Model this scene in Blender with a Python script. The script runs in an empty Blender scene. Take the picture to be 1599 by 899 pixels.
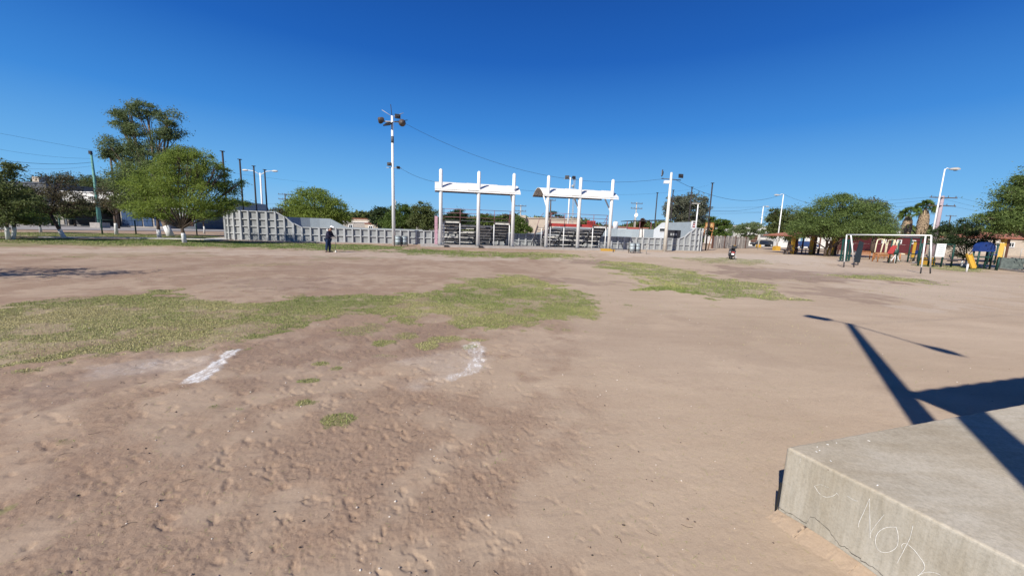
import bpy, math, random
import numpy as np
from mathutils import Vector, Matrix
random.seed(7); RS = np.random.RandomState(7)
R = math.radians
scene = bpy.context.scene
COL = scene.collection

# ------------------------------------------------------------------ camera
F_PX, CAM_H, PITCH, ROLL = 600.0, 1.75, math.atan(89.5/600), 0.032
_f = Vector((0, math.cos(PITCH), -math.sin(PITCH))); _r0 = Vector((1, 0, 0)); _u0 = _r0.cross(_f)
_r = _r0*math.cos(ROLL) + _u0*math.sin(ROLL); _u = _u0*math.cos(ROLL) - _r0*math.sin(ROLL)
cam_d = bpy.data.cameras.new("camera"); cam = bpy.data.objects.new("camera", cam_d); COL.objects.link(cam)
cam_d.sensor_width = 36; cam_d.lens = 36*F_PX/1599; cam_d.clip_start = 0.05; cam_d.clip_end = 6000
cam.matrix_world = Matrix(((_r.x, _u.x, -_f.x, 0), (_r.y, _u.y, -_f.y, 0), (_r.z, _u.z, -_f.z, CAM_H), (0, 0, 0, 1)))
scene.camera = cam

# ------------------------------------------------------------------ light
SUN_EL = R(39); SH = Vector((.57, .82, 0)).normalized()          # SH: the way shadows fall on the ground
COT = 1/math.tan(SUN_EL)
w = bpy.data.worlds.new("World"); scene.world = w; w.use_nodes = True
nt = w.node_tree; bg = nt.nodes['Background']; sky = nt.nodes.new('ShaderNodeTexSky')
sky.sky_type = 'NISHITA'; sky.sun_disc = False; sky.sun_elevation = SUN_EL
sky.sun_rotation = math.atan2(-SH.x, -SH.y)
sky.altitude = 0; sky.air_density = 1.0; sky.dust_density = 0.1; sky.ozone_density = 2.0
tc = nt.nodes.new('ShaderNodeTexCoord'); sx = nt.nodes.new('ShaderNodeSeparateXYZ'); rp = nt.nodes.new('ShaderNodeValToRGB'); mx = nt.nodes.new('ShaderNodeMix')
mx.data_type = 'RGBA'; mx.inputs[0].default_value = .94                # clear-air blue laid over the sky model, same all the way round
e = rp.color_ramp.elements; e[0].position = 0; e[0].color = (.30, .57, .84, 1); e[1].position = 1; e[1].color = (.002, .030, .20, 1)
for p_, c_ in ((.09, (.155, .46, .85)), (.23, (.042, .25, .70)), (.37, (.009, .12, .50)), (.50, (.004, .075, .37))): q = e.new(p_); q.color = (*c_, 1)
sc_ = nt.nodes.new('ShaderNodeVectorMath'); sc_.operation = 'SCALE'; sc_.inputs[3].default_value = 9.6
L_ = nt.links.new; L_(tc.outputs['Generated'], sx.inputs[0]); L_(sx.outputs[2], rp.inputs[0]); L_(rp.outputs[0], sc_.inputs[0]); L_(sky.outputs[0], mx.inputs[6]); L_(sc_.outputs[0], mx.inputs[7])
L_(mx.outputs[2], bg.inputs[0]); bg.inputs[1].default_value = 0.08
sd = bpy.data.lights.new("sun", 'SUN'); sun = bpy.data.objects.new("sun", sd); COL.objects.link(sun)
sd.energy = 4.8; sd.angle = R(.5); sd.color = (1, .95, .87)
ldir = Vector((SH.x*math.cos(SUN_EL), SH.y*math.cos(SUN_EL), -math.sin(SUN_EL)))
sun.rotation_euler = ldir.to_track_quat('-Z', 'Y').to_euler()
scene.view_settings.view_transform = 'Standard'; scene.view_settings.look = 'None'
scene.view_settings.exposure = 0.40; scene.view_settings.gamma = 1

# ------------------------------------------------------------------ placing helpers
def ray(px, py): return _f*F_PX + _r*(px-799.5) + _u*(449.5-py)
def G(px, py, z=0):                                   # ground point seen at a photo pixel
    d = ray(px, py); t = (z-CAM_H)/d.z; return Vector((d.x*t, d.y*t, z))
def P(px, py, Y):                                     # point at distance Y
    d = ray(px, py); t = Y/d.y; return Vector((d.x*t, Y, CAM_H+d.z*t))
def onplane(px, py, p0, n):
    d = ray(px, py); o = Vector((0, 0, CAM_H)); t = (p0-o).dot(n)/d.dot(n); return o+d*t
def ztop(b, py, px=None):                             # height at which a vertical over b meets row py
    lo, hi = 0, 60
    for _ in range(40):
        m = (lo+hi)/2; v = Vector((b[0], b[1], m-CAM_H)); y = 449.5-F_PX*v.dot(_u)/v.dot(_f)
        if y > py: lo = m
        else: hi = m
    return lo

# ------------------------------------------------------------------ object helpers
def tag(o, label=None, cat=None, group=None, kind=None):
    if label: o['label'] = label
    if cat: o['category'] = cat
    if group: o['group'] = group
    if kind: o['kind'] = kind
    return o
def thing(name, label, cat, loc=(0, 0, 0), rz=0, group=None):
    o = bpy.data.objects.new(name, None); COL.objects.link(o); o.empty_display_size = .2
    o.location = loc; o.rotation_euler = (0, 0, rz); return tag(o, label, cat, group)
def link(name, me, parent=None):
    o = bpy.data.objects.new(name, me); COL.objects.link(o); o.parent = parent; return o
def copy_tree(o, parent=None):
    c = o.copy(); COL.objects.link(c); c.parent = parent
    for ch in list(o.children): copy_tree(ch, c)
    return c
def np_mesh(name, V, Fa, mat, attrs=None, smooth=False):
    """V (n,3), Fa (m,k) arrays"""
    me = bpy.data.meshes.new(name); V = np.asarray(V, dtype=np.float32); Fa = np.asarray(Fa, dtype=np.int32)
    k = Fa.shape[1]; me.vertices.add(len(V)); me.vertices.foreach_set('co', V.ravel())
    me.loops.add(Fa.size); me.loops.foreach_set('vertex_index', Fa.ravel())
    me.polygons.add(len(Fa)); me.polygons.foreach_set('loop_start', np.arange(0, Fa.size, k, dtype=np.int32))
    me.polygons.foreach_set('loop_total', np.full(len(Fa), k, dtype=np.int32))
    if smooth: me.polygons.foreach_set('use_smooth', np.ones(len(Fa), dtype=bool))
    for n, a in (attrs or {}).items():
        at = me.attributes.new(n, 'FLOAT', 'POINT'); at.data.foreach_set('value', np.asarray(a, dtype=np.float32))
    me.update(calc_edges=True); me.materials.append(mat); return me

class MB:
    def __init__(s): s.v = []; s.f = []; s.sm = []
    def add(s, vs, fs, smooth=False):
        n = len(s.v); s.v += [tuple(v) for v in vs]; s.f += [tuple(i+n for i in f) for f in fs]; s.sm += [smooth]*len(fs); return s
    def box(s, c, d, rz=0, ry=0, rx=0):
        x, y, z = d[0]/2, d[1]/2, d[2]/2
        M = Matrix.Translation(c) @ Matrix.Rotation(rz, 4, 'Z') @ Matrix.Rotation(ry, 4, 'Y') @ Matrix.Rotation(rx, 4, 'X')
        vs = [M @ Vector(p) for p in ((-x,-y,-z),(x,-y,-z),(x,y,-z),(-x,y,-z),(-x,-y,z),(x,-y,z),(x,y,z),(-x,y,z))]
        return s.add(vs, [(0,3,2,1),(4,5,6,7),(0,1,5,4),(1,2,6,5),(2,3,7,6),(3,0,4,7)])
    def hexa(s, vs): return s.add(vs, [(0,3,2,1),(4,5,6,7),(0,1,5,4),(1,2,6,5),(2,3,7,6),(3,0,4,7)])
    def tube(s, pts, rad, n=8, cap=True):
        pts = [Vector(p) for p in pts]
        if not hasattr(rad, '__len__'): rad = [rad]*len(pts)
        vs = []; ref = None
        for i, p in enumerate(pts):
            t = (pts[min(i+1, len(pts)-1)]-pts[max(i-1, 0)]).normalized()
            if ref is None:
                ref = Vector((0, 0, 1)).cross(t)
                if ref.length < .1: ref = Vector((1, 0, 0)).cross(t)
            a = (ref - t*ref.dot(t)).normalized(); b = t.cross(a); ref = a
            for k in range(n):
                q = 2*math.pi*k/n; vs.append(p+(a*math.cos(q)+b*math.sin(q))*rad[i])
        fs = []
        for i in range(len(pts)-1):
            for k in range(n):
                k2 = (k+1) % n; fs.append((i*n+k, i*n+k2, (i+1)*n+k2, (i+1)*n+k))
        s.add(vs, fs, n > 5)
        if cap:
            m = len(s.v)-len(vs); s.f += [tuple(m+k for k in range(n))[::-1], tuple(m+(len(pts)-1)*n+k for k in range(n))]; s.sm += [False, False]
        return s
    def beam(s, a, b, w_, h_):
        a, b = Vector(a), Vector(b); t = (b-a).normalized(); sd_ = t.cross(Vector((0, 0, 1)))
        if sd_.length < .05: sd_ = Vector((1, 0, 0))
        sd_.normalize(); up = sd_.cross(t); x = sd_*w_/2; z = up*h_/2
        return s.hexa([a-x-z, a+x-z, b+x-z, b-x-z, a-x+z, a+x+z, b+x+z, b-x+z])
    def prism(s, poly, ext):
        n = len(poly); ext = Vector(ext); vs = [Vector(p) for p in poly]+[Vector(p)+ext for p in poly]
        fs = [tuple(range(n))[::-1], tuple(range(n, 2*n))]+[(i, (i+1) % n, n+(i+1) % n, n+i) for i in range(n)]
        return s.add(vs, fs)
    def lathe(s, prof, n=16, c=(0, 0, 0)):
        vs = []
        for r, z in prof:
            for k in range(n): vs.append((c[0]+r*math.cos(2*math.pi*k/n), c[1]+r*math.sin(2*math.pi*k/n), c[2]+z))
        fs = [(i*n+k, i*n+(k+1) % n, (i+1)*n+(k+1) % n, (i+1)*n+k) for i in range(len(prof)-1) for k in range(n)]
        return s.add(vs, fs, True)
    def ball(s, c, r, n=10, m=7):
        if not hasattr(r, '__len__'): r = (r, r, r)
        vs = []; fs = []
        for i in range(m+1):
            a = math.pi*i/m
            for k in range(n):
                q = 2*math.pi*k/n; vs.append((c[0]+r[0]*math.sin(a)*math.cos(q), c[1]+r[1]*math.sin(a)*math.sin(q), c[2]+r[2]*math.cos(a)))
        for i in range(m):
            for k in range(n): fs.append((i*n+k, (i+1)*n+k, (i+1)*n+(k+1) % n, i*n+(k+1) % n))
        return s.add(vs, fs, True)
    def mesh(s, name, mat):
        me = bpy.data.meshes.new(name); me.from_pydata(s.v, [], s.f); me.polygons.foreach_set('use_smooth', s.sm)
        me.materials.append(mat); me.update(); return me
    def build(s, name, mat, parent=None): return link(name, s.mesh(name, mat), parent)

# ------------------------------------------------------------------ materials
MATS = {}
def mat(name, c, rough=.7, var=.12, scale=3.0, bump=0.0, metal=0.0, c2=None, spec=.3, detail=6, stretch=None):
    if name in MATS: return MATS[name]
    m = bpy.data.materials.new(name); m.use_nodes = True; n = m.node_tree.nodes; l = m.node_tree.links
    b = n['Principled BSDF']; b.inputs['Roughness'].default_value = rough; b.inputs['Metallic'].default_value = metal
    b.inputs['Specular IOR Level'].default_value = spec
    g = n.new('ShaderNodeNewGeometry'); tx = n.new('ShaderNodeTexNoise'); tx.inputs['Scale'].default_value = scale
    tx.inputs['Detail'].default_value = detail; tx.inputs['Roughness'].default_value = .65
    src = g.outputs['Position']
    if stretch:
        mp = n.new('ShaderNodeMapping'); mp.inputs['Scale'].default_value = stretch; l.new(src, mp.inputs[0]); src = mp.outputs[0]
    l.new(src, tx.inputs['Vector'])
    rp = n.new('ShaderNodeValToRGB'); rp.color_ramp.elements[0].position = .3; rp.color_ramp.elements[1].position = .7
    lo = [x*(1-var) for x in c]; hi = [min(1, x*(1+var)) for x in c] if c2 is None else list(c2)
    rp.color_ramp.elements[0].color = (*lo, 1); rp.color_ramp.elements[1].color = (*hi, 1)
    l.new(tx.outputs[0], rp.inputs[0]); l.new(rp.outputs[0], b.inputs['Base Color'])
    if bump:
        t2 = n.new('ShaderNodeTexNoise'); t2.inputs['Scale'].default_value = scale*6; t2.inputs['Detail'].default_value = 5
        l.new(src, t2.inputs['Vector']); bp = n.new('ShaderNodeBump'); bp.inputs['Strength'].default_value = min(1, bump)
        bp.inputs['Distance'].default_value = .02; l.new(t2.outputs[0], bp.inputs['Height']); l.new(bp.outputs[0], b.inputs['Normal'])
    MATS[name] = m; return m
def leafmat(name, dark, light, scale=1.2, trans=.35):
    m = bpy.data.materials.new(name); m.use_nodes = True; n = m.node_tree.nodes; l = m.node_tree.links; n.clear()
    out = n.new('ShaderNodeOutputMaterial'); g = n.new('ShaderNodeNewGeometry'); tx = n.new('ShaderNodeTexNoise')
    tx.inputs['Scale'].default_value = scale; tx.inputs['Detail'].default_value = 8; tx.inputs['Roughness'].default_value = .8
    l.new(g.outputs['Position'], tx.inputs['Vector']); rp = n.new('ShaderNodeValToRGB')
    rp.color_ramp.elements[0].position = .35; rp.color_ramp.elements[1].position = .65
    rp.color_ramp.elements[0].color = (*dark, 1); rp.color_ramp.elements[1].color = (*light, 1)
    l.new(tx.outputs[0], rp.inputs[0])
    d = n.new('ShaderNodeBsdfPrincipled'); d.inputs['Roughness'].default_value = .55; d.inputs['Specular IOR Level'].default_value = .25
    t = n.new('ShaderNodeBsdfTranslucent'); mx = n.new('ShaderNodeMixShader'); mx.inputs[0].default_value = trans
    l.new(rp.outputs[0], d.inputs['Base Color']); l.new(rp.outputs[0], t.inputs['Color'])
    l.new(d.outputs[0], mx.inputs[1]); l.new(t.outputs[0], mx.inputs[2]); l.new(mx.outputs[0], out.inputs[0])
    return m
M_white = mat('white_painted_steel', (.78, .78, .76), .45, .08, 6, .1)
M_wallgrey = mat('grey_wall_shade_tone', (.29, .30, .30), .7, .2, 2.2, .25)  # panels darker than the ribs: rib shadows deepened through the colour
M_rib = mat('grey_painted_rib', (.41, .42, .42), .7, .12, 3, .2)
M_inner = mat('blue_grey_inner_wall', (.29, .34, .37), .6, .08, 1.5, .1)
M_innerw = mat('white_inner_wall', (.62, .66, .68), .6, .08, 1.5)
M_conc = mat('pad_concrete', (.36, .33, .30), .9, .15, 2.5, .3)
M_plank = mat('bleached_plank', (.58, .56, .51), .7, .35, 5, .2)
M_frame = mat('dark_steel_frame', (.10, .10, .11), .6, .2, 5)
M_rail = mat('oxide_red_rail', (.22, .10, .11), .6, .2, 5)
M_red = mat('red_sheet', (.36, .045, .04), .5, .15, 3)
M_black = mat('black_iron', (.03, .03, .035), .6, .2, 5)
M_netpole = mat('black_net_pole', (.035, .03, .032), .7, .3, 4)
M_glass = mat('dark_glass', (.03, .035, .04), .15, .1, 2, spec=.6)
M_lens = mat('lamp_lens', (.35, .36, .36), .2, .1, 5, spec=.6)
M_barrel = mat('galvanised_barrel', (.36, .41, .43), .5, .1, 6, metal=.2)
M_yel = mat('yellow_paint', (.52, .30, .04), .55, .12, 4, .1)
M_cream = mat('cream_paint', (.66, .60, .42), .5, .1, 4)
M_orange = mat('orange_paint', (.38, .16, .06), .55, .15, 4)
M_green = mat('green_paint', (.012, .055, .045), .5, .15, 4)
M_dkgreen = mat('dark_green_paint', (.012, .055, .045), .5, .15, 4)
M_gpole = mat('faded_green_pole', (.10, .26, .22), .6, .2, 2)
M_blue = mat('blue_paint', (.015, .04, .17), .5, .15, 4)
M_bluegate = mat('blue_sheet_gate', (.03, .065, .14), .6, .25, 1.2, stretch=(1, 1, .2))  # blue darkened, street level tree shade put into the colour
M_terr = mat('terracotta_roof', (.34, .14, .09), .8, .2, 3, .2)
M_brown = mat('brown_post', (.10, .045, .03), .7, .2, 4)
M_cream2 = mat('tan_render', (.47, .40, .32), .85, .1, 1.5, .1)
M_hwhite = mat('white_render', (.72, .70, .66), .85, .12, 1.5, .1)
M_hgrey = mat('grey_render', (.10, .11, .13), .85, .15, 1.5, .1)  # dark grey, lowered further to hold the shade on the left houses
M_hochre = mat('ochre_trim', (.55, .36, .16), .8, .2, 3)
M_block = mat('concrete_block', (.33, .30, .27), .9, .2, 2, .4)
M_redwall = mat('red_wall', (.10, .018, .022), .8, .15, 1.5)  # tree shade on the wall is put into this red
M_bark = mat('bark', (.09, .065, .05), .95, .3, 8, .8)
M_barko = mat('orange_bark', (.30, .18, .10), .95, .3, 5, .5)
M_euc = mat('eucalyptus_bark', (.20, .15, .11), .95, .3, 5, .5)
M_lime = mat('limewashed_bark', (.66, .66, .64), .9, .15, 8, .5)
M_wire = mat('black_cable', (.03, .03, .03), .6, .1, 2)
M_street = mat('pale_street', (.30, .28, .26), .95, .1, .6, .2)
M_path = mat('path_concrete', (.55, .53, .49), .95, .1, 1.2, .2)
M_tank = mat('white_tank', (.75, .76, .77), .5, .05, 3)
M_cpole = mat('concrete_pole', (.40, .38, .35), .9, .12, 4, .3)
M_wood = mat('pole_timber', (.10, .075, .06), .9, .25, 6)
M_rubber = mat('black_rubber', (.02, .02, .02), .8, .2, 9)
L_mesq = leafmat('mesquite_leaf', (.10, .15, .028), (.33, .41, .085), 2.0, .5)
L_mesq2 = leafmat('dark_mesquite_leaf', (.055, .08, .025), (.18, .21, .07), 1.6)
L_mesq3 = leafmat('feathery_leaf', (.06, .10, .028), (.22, .29, .085), 1.8, .4)
L_euc = leafmat('eucalyptus_leaf', (.06, .09, .032), (.23, .29, .12), 1.2, .4)
L_grey = leafmat('grey_green_leaf', (.085, .10, .065), (.19, .20, .14))
L_dark = leafmat('dark_leaf', (.02, .045, .015), (.07, .10, .04))
L_brown = leafmat('dry_leaf', (.06, .055, .03), (.15, .13, .07))
L_bush = leafmat('bush_leaf', (.045, .085, .018), (.16, .23, .05), 1.6, .4)

# ------------------------------------------------------------------ numpy noise
def _h(ix, iy, s):
    n = (ix.astype(np.int64)*374761393 + iy.astype(np.int64)*668265263 + s*974634777) & 0xffffffff
    n = ((n ^ (n >> 13))*1274126177) & 0xffffffff
    return ((n ^ (n >> 16)) & 0xffff)/65535.0
def vnoise(x, y, s=0):
    ix = np.floor(x); iy = np.floor(y); fx = x-ix; fy = y-iy; fx = fx*fx*fx*(fx*(fx*6-15)+10); fy = fy*fy*fy*(fy*(fy*6-15)+10)
    a = _h(ix, iy, s); b = _h(ix+1, iy, s); c = _h(ix, iy+1, s); d = _h(ix+1, iy+1, s)
    return (a*(1-fx)+b*fx)*(1-fy)+(c*(1-fx)+d*fx)*fy
def fbm(x, y, sc, oc=4, s=0, g=.5):
    t = np.zeros_like(x); a = 1; tot = 0
    for o in range(oc):
        ca, sa = math.cos(o*1.1+.4), math.sin(o*1.1+.4)
        t += a*vnoise((x*ca-y*sa)*sc*2**o+17*o, (x*sa+y*ca)*sc*2**o-9*o, s+o); tot += a; a *= g
    return t/tot                                         # 0..1
def sstep(a, b, x): t = np.clip((x-a)/(b-a), 0, 1); return t*t*(3-2*t)

# ------------------------------------------------------------------ ground zones (outlines on the ground plane)
def poly(pts): return np.array([(G(a, b).x, G(a, b).y) for a, b in pts])
def sdist(px, py, pg):                                   # signed distance: inside positive
    d = np.full(px.shape, 1e9); ins = np.zeros(px.shape, bool); n = len(pg)
    for i in range(n):
        a = pg[i]; b = pg[(i+1) % n]; e = b-a; L = e@e+1e-9
        t = np.clip(((px-a[0])*e[0]+(py-a[1])*e[1])/L, 0, 1)
        d = np.minimum(d, np.hypot(px-a[0]-t*e[0], py-a[1]-t*e[1]))
        cr = ((a[1] > py) != (b[1] > py)) & (px < (b[0]-a[0])*(py-a[1])/(b[1]-a[1]+1e-12)+a[0]); ins ^= cr
    return np.where(ins, d, -d)
GRASS = [   # outline, edge softness m, density
 ([(-250,520),(-100,490),(0,477),(120,464),(250,458),(330,466),(430,470),(470,462),(560,462),(640,457),(700,448),(735,437),(800,430),(850,437),(890,452),(940,468),(965,482),(930,492),(938,507),(900,515),(870,512),(800,512),(740,514),(690,503),(620,503),(560,502),(545,492),(510,497),(480,512),(430,533),(380,547),(320,543),(260,552),(170,562),(90,580),(0,600),(-200,650)], .35, 1.0),
 ([(925,407),(1000,410),(1060,420),(1110,432),(1170,440),(1218,455),(1195,464),(1130,468),(1060,458),(1000,452),(1015,440),(985,430),(945,420)], .5, 1.0),
 ([(1050,402),(1120,402),(1190,406),(1200,413),(1130,412),(1080,408)], .6, .7),
 ([(600,389),(700,391),(820,394),(905,397),(900,405),(820,403),(700,401),(640,397)], .8, .95),
 ([(-300,372),(0,371),(150,373),(260,373),(400,378),(520,381),(640,385),(640,390),(520,391),(400,388),(300,386),(100,384),(0,385),(-300,383)], .8, 1.0),
 ([(-300,362),(0,362),(170,364),(350,368.5),(350,373.5),(150,371),(-300,370)], .5, .75),
 ([(1290,428),(1380,430),(1475,438),(1460,443),(1380,438),(1300,433)], .4, .8),
 ([(1430,411),(1530,417),(1540,425),(1500,424),(1440,417)], .3, .9),
 ([(60,396),(200,394),(320,395),(330,399),(200,401),(90,401)], .8, .45),
 ([(470,400),(560,399),(620,403),(560,406),(480,405)], .7, .5),
 ([(300,412),(400,410),(480,413),(420,417),(330,417)], .6, .3),
]
BLOBS = [(598,536,22,6,.8),(665,541,18,6,.9),(690,530,28,5,.6),(640,525,24,5,.5),(735,544,14,5,.7),(484,592,15,5,.8),(500,567,13,3,.7),(525,575,9,4,.6),
         (475,629,17,6,.8),(532,655,24,11,1.1),(600,555,20,3,.3),(745,533,18,4,.5),(1010,428,25,5,.4),(335,634,10,4,.4),(376,637,8,3,.4),(100,690,20,6,.3),(3,800,10,12,.6),(248,684,14,5,.3),(560,515,40,9,.4),(330,665,6,2,.2)]
DAMP = [([(860,402),(960,408),(1000,413),(960,416),(900,411)], .6, .8), ([(850,433),(920,434),(965,440),(930,445),(880,442)], .5, .55),
        ([(1130,415),(1250,422),(1400,428),(1440,438),(1300,440),(1180,436),(1110,424)], .8, .8), ([(1230,448),(1320,452),(1395,466),(1340,470),(1260,460)], .6, .6),
        ([(380,436),(470,434),(550,440),(500,449),(400,446)], .6, .5), ([(-100,405),(200,405),(420,405),(640,412),(560,422),(300,424),(0,432)], 1.5, .2),
        ([(380,545),(540,500),(690,515),(700,560),(560,570),(430,580)], .4, .4), ([(0,590),(120,575),(260,560),(280,600),(120,640),(0,660)], .4, .6),
        ([(900,500),(1100,500),(1200,560),(1100,590),(900,560),(800,540)], .9, .18)]
PALE = [([(930,392),(1250,398),(1320,408),(1250,414),(1050,402),(940,400)], 1.0, .8), ([(1190,410),(1560,428),(1700,470),(1400,470),(1300,445),(1440,440),(1200,420)], 1.2, .35),
        ([(-200,384),(300,388),(640,393),(900,406),(700,408),(300,396),(-200,395)], .9, .5), ([(1400,478),(1480,480),(1500,486),(1420,487)], .4, .5)]
CHALK = [([(284,601),(300,590),(330,566),(352,549),(374,546),(358,560),(338,586),(312,600)], .05, 1.0),
         ([(722,541),(745,535),(756,548),(758,562),(742,580),(705,594),(697,586),(728,572),(740,558),(730,550)], .07, .85),
         ([(215,570),(240,566),(243,573),(218,577)], .08, .9), ([(160,570),(300,558),(345,550),(300,580),(200,590),(120,600)], .3, .62),
         ([(640,560),(745,540),(760,560),(720,600),(650,600)], .25, .45)]
def zone(x, y, L, ns=.5, s=3, amp=8.0):
    out = np.zeros_like(x)
    for pts, soft, dens in L:
        pg = poly(pts); lo = pg.min(0)-3; hi = pg.max(0)+3
        m = (x > lo[0]) & (x < hi[0]) & (y > lo[1]) & (y < hi[1])
        if not m.any(): continue
        d = sdist(x[m], y[m], pg)+(fbm(x[m], y[m], 1.0/ns*.55, 6, s, .65)-.5)*soft*amp
        out[m] = np.maximum(out[m], dens*sstep(-soft*.5, soft*.5, d))
    return out
def grass_mask(x, y):
    g = zone(x, y, GRASS); thin = fbm(x, y, 1.6, 5, 21, .65); g *= .45+.55*sstep(.34, .52, thin)
    for cx, cy, rx, ry, dn in BLOBS:
        c = G(cx, cy); ax = abs(G(cx+rx, cy).x-c.x); ay = abs(G(cx, cy-ry).y-G(cx, cy+ry).y)/2
        m = (abs(x-c.x) < ax*3) & (abs(y-c.y) < ay*3)
        d = 1-np.hypot((x[m]-c.x)/ax, (y[m]-c.y)/ay)+(fbm(x[m], y[m], 5, 4, 8)-.5)*1.6
        g[m] = np.maximum(g[m], dn*1.25*sstep(-.15, .35, d))
    return g
def rough_mask(x, y):                                    # trodden soil, rougher toward the near left
    return np.clip(sstep(1.5, -1.5, x-.12*y+1.0*(fbm(x, y, .8, 3, 5)-.5))*.85+.15, 0, 1)
def crumb_mask(x, y):                                    # patches of kicked-up crumbly soil
    a = fbm(x+.35*y, y*.8-.2*x, .75, 4, 90, .6); b = fbm(x, y, 3.2, 3, 91); return sstep(.45, .62, a*.6+b*.4+.08*(rough_mask(x, y)-.6))*sstep(.25, .6, rough_mask(x, y))
def ground_z(x, y, r):
    rg = rough_mask(x, y); near = sstep(24, 7, r); cb = crumb_mask(x, y)
    z = (fbm(x, y, .35, 2, 40)-.5)*.05*sstep(60, 20, r)+rg*near*(fbm(x, y, 1.3, 3, 41)-.5)*.035
    f = fbm(x*1.37+y*.61, y*1.21-x*.53, 27, 3, 43, .9); z += near*(.10+.20*rg+.7*cb)*(f-.5)*.014
    z -= near*rg*sstep(.66, .74, fbm(x+.3*y, y, 11, 3, 47, .6))*.010
    sc = fbm(x*.9+y*.4, y*2.3-x, 3.0, 3, 52); z += near*(.2+.5*rg)*sstep(.5, .62, sc)*.006
    return z
def build_ground():
    th = np.concatenate([np.linspace(-180, -66, 30)[:-1], np.linspace(-66, 62, 600), np.linspace(62, 180, 30)[1:-1]])
    r = [.5]
    while r[-1] < 3000: r.append(r[-1]*(1.30 if r[-1] > 90 else 1.012 if r[-1] > 24 else 1.0056 if r[-1] > 1.7 else 1.06))
    r = np.array(r); T, Rr = np.meshgrid(np.radians(th), r)
    X = Rr*np.sin(T); Y = Rr*np.cos(T); x = X.ravel(); y = Y.ravel(); rr = Rr.ravel()
    front = (y > 1.0) & (rr < 90)
    gz = np.zeros_like(x); gz[front] = ground_z(x[front], y[front], rr[front])
    gm = np.zeros_like(x); dm = gm.copy(); pm = gm.copy(); cm = gm.copy()
    gm[front] = grass_mask(x[front], y[front]); dm[front] = zone(x[front], y[front], DAMP, s=9)
    pm[front] = zone(x[front], y[front], PALE, s=12); nf = front & (rr < 14)
    cf = zone(x[nf], y[nf], CHALK[:2], .10, s=15, amp=3.2)*np.where(x[nf] > -1.2, .78, .92); cf = np.maximum(cf, zone(x[nf], y[nf], CHALK[2:], .3, s=16, amp=3.)*(.5+.5*fbm(x[nf], y[nf], 6, 3, 61))*.8)
    cm[nf] = cf*.72; gz[nf] += cf*.004
    vv = sstep(25, 28, y)*sstep(4, -6, x)*sstep(-1, -8, x+.0*y)
    rg = rough_mask(x, y); cb = crumb_mask(x, y)
    n, k = len(r), len(th); i = np.arange(n-1)[:, None]*k; j = np.arange(k)[None, :]; j2 = (j+1) % k
    Fa = np.stack([i+j, i+k+j, i+k+j2, i+j2], -1).reshape(-1, 4)[:, ::-1]
    # centre cap
    x = np.append(x, 0); y = np.append(y, 0); gz = np.append(gz, 0)
    at = {k_: np.append(v, 0) for k_, v in dict(grass=gm, damp=dm, pale=pm, chalk=cm, rough=rg, vivid=vv, crumb=cb).items()}
    m = bpy.data.materials.new('park_soil'); m.use_nodes = True; N = m.node_tree.nodes; L = m.node_tree.links; b = N['Principled BSDF']
    b.inputs['Roughness'].default_value = .95; b.inputs['Specular IOR Level'].default_value = .15
    geo = N.new('ShaderNodeNewGeometry')
    def noise(sc, det=5, ro=.6, st=None):
        t = N.new('ShaderNodeTexNoise'); t.inputs['Scale'].default_value = sc; t.inputs['Detail'].default_value = det; t.inputs['Roughness'].default_value = ro
        s_ = geo.outputs['Position']
        if st: mp = N.new('ShaderNodeMapping'); mp.inputs['Scale'].default_value = st; mp.inputs['Rotation'].default_value = (0, 0, .5); L.new(s_, mp.inputs[0]); s_ = mp.outputs[0]
        L.new(s_, t.inputs['Vector']); return t.outputs[0]
    def attr(nm): a = N.new('ShaderNodeAttribute'); a.attribute_name = nm; return a.outputs['Fac']
    def mth(op, a, b_=None, cl=False):
        q = N.new('ShaderNodeMath'); q.operation = op; q.use_clamp = cl
        for i_, v in enumerate((a, b_)):
            if v is None: continue
            if isinstance(v, (int, float)): q.inputs[i_].default_value = v
            else: L.new(v, q.inputs[i_])
        return q.outputs[0]
    def mix(f, a, b_):
        q = N.new('ShaderNodeMix'); q.data_type = 'RGBA'
        if isinstance(f, (int, float)): q.inputs[0].default_value = f
        else: L.new(f, q.inputs[0])
        for i_, v in ((6, a), (7, b_)):
            if isinstance(v, tuple): q.inputs[i_].default_value = (*v, 1)
            else: L.new(v, q.inputs[i_])
        return q.outputs[2]
    def ramp(v, a, b_): q = N.new('ShaderNodeMapRange'); q.inputs[1].default_value = a; q.inputs[2].default_value = b_; L.new(v, q.inputs[0]); return q.outputs[0]
    big = ramp(noise(.22, 4), .35, .65); mid = ramp(noise(1.4, 8, .78), .34, .66); streak = ramp(noise(.9, 7, .7, (.45, 2.2, 1)), .40, .62); fine = ramp(noise(24, 6, .75), .25, .75); smudge = ramp(noise(.55, 9, .8, (.6, 1.9, 1)), .50, .66); speck = ramp(noise(90, 3, .7), .3, .7)
    c = mix(big, SOIL['a'], SOIL['b'])
    c = mix(mth('MULTIPLY', attr('rough'), .75), c, mix(mid, SOIL['r1'], SOIL['r2']))
    c = mix(mth('MULTIPLY', streak, .22), c, SOIL['r1'])
    c = mix(mth('MULTIPLY', smudge, .2), c, (.27, .175, .12))
    c = mix(mth('MULTIPLY', attr('crumb'), mth('ADD', mth('MULTIPLY', mid, .38), .20)), c, (.255, .155, .102))
    c = mix(mth('MULTIPLY', attr('damp'), mth('ADD', mth('MULTIPLY', mid, .5), .5), True), c, SOIL['damp'])
    c = mix(mth('MULTIPLY', attr('pale'), .75), c, SOIL['pale'])
    gg = mix(mid, (.16, .165, .06), (.29, .26, .13)); gg = mix(mth('MULTIPLY', attr('vivid'), .8), gg, (.10, .15, .03))
    gv = mth('ADD', attr('grass'), mth('MULTIPLY', mth('SUBTRACT', fine, .5), .5))
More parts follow.
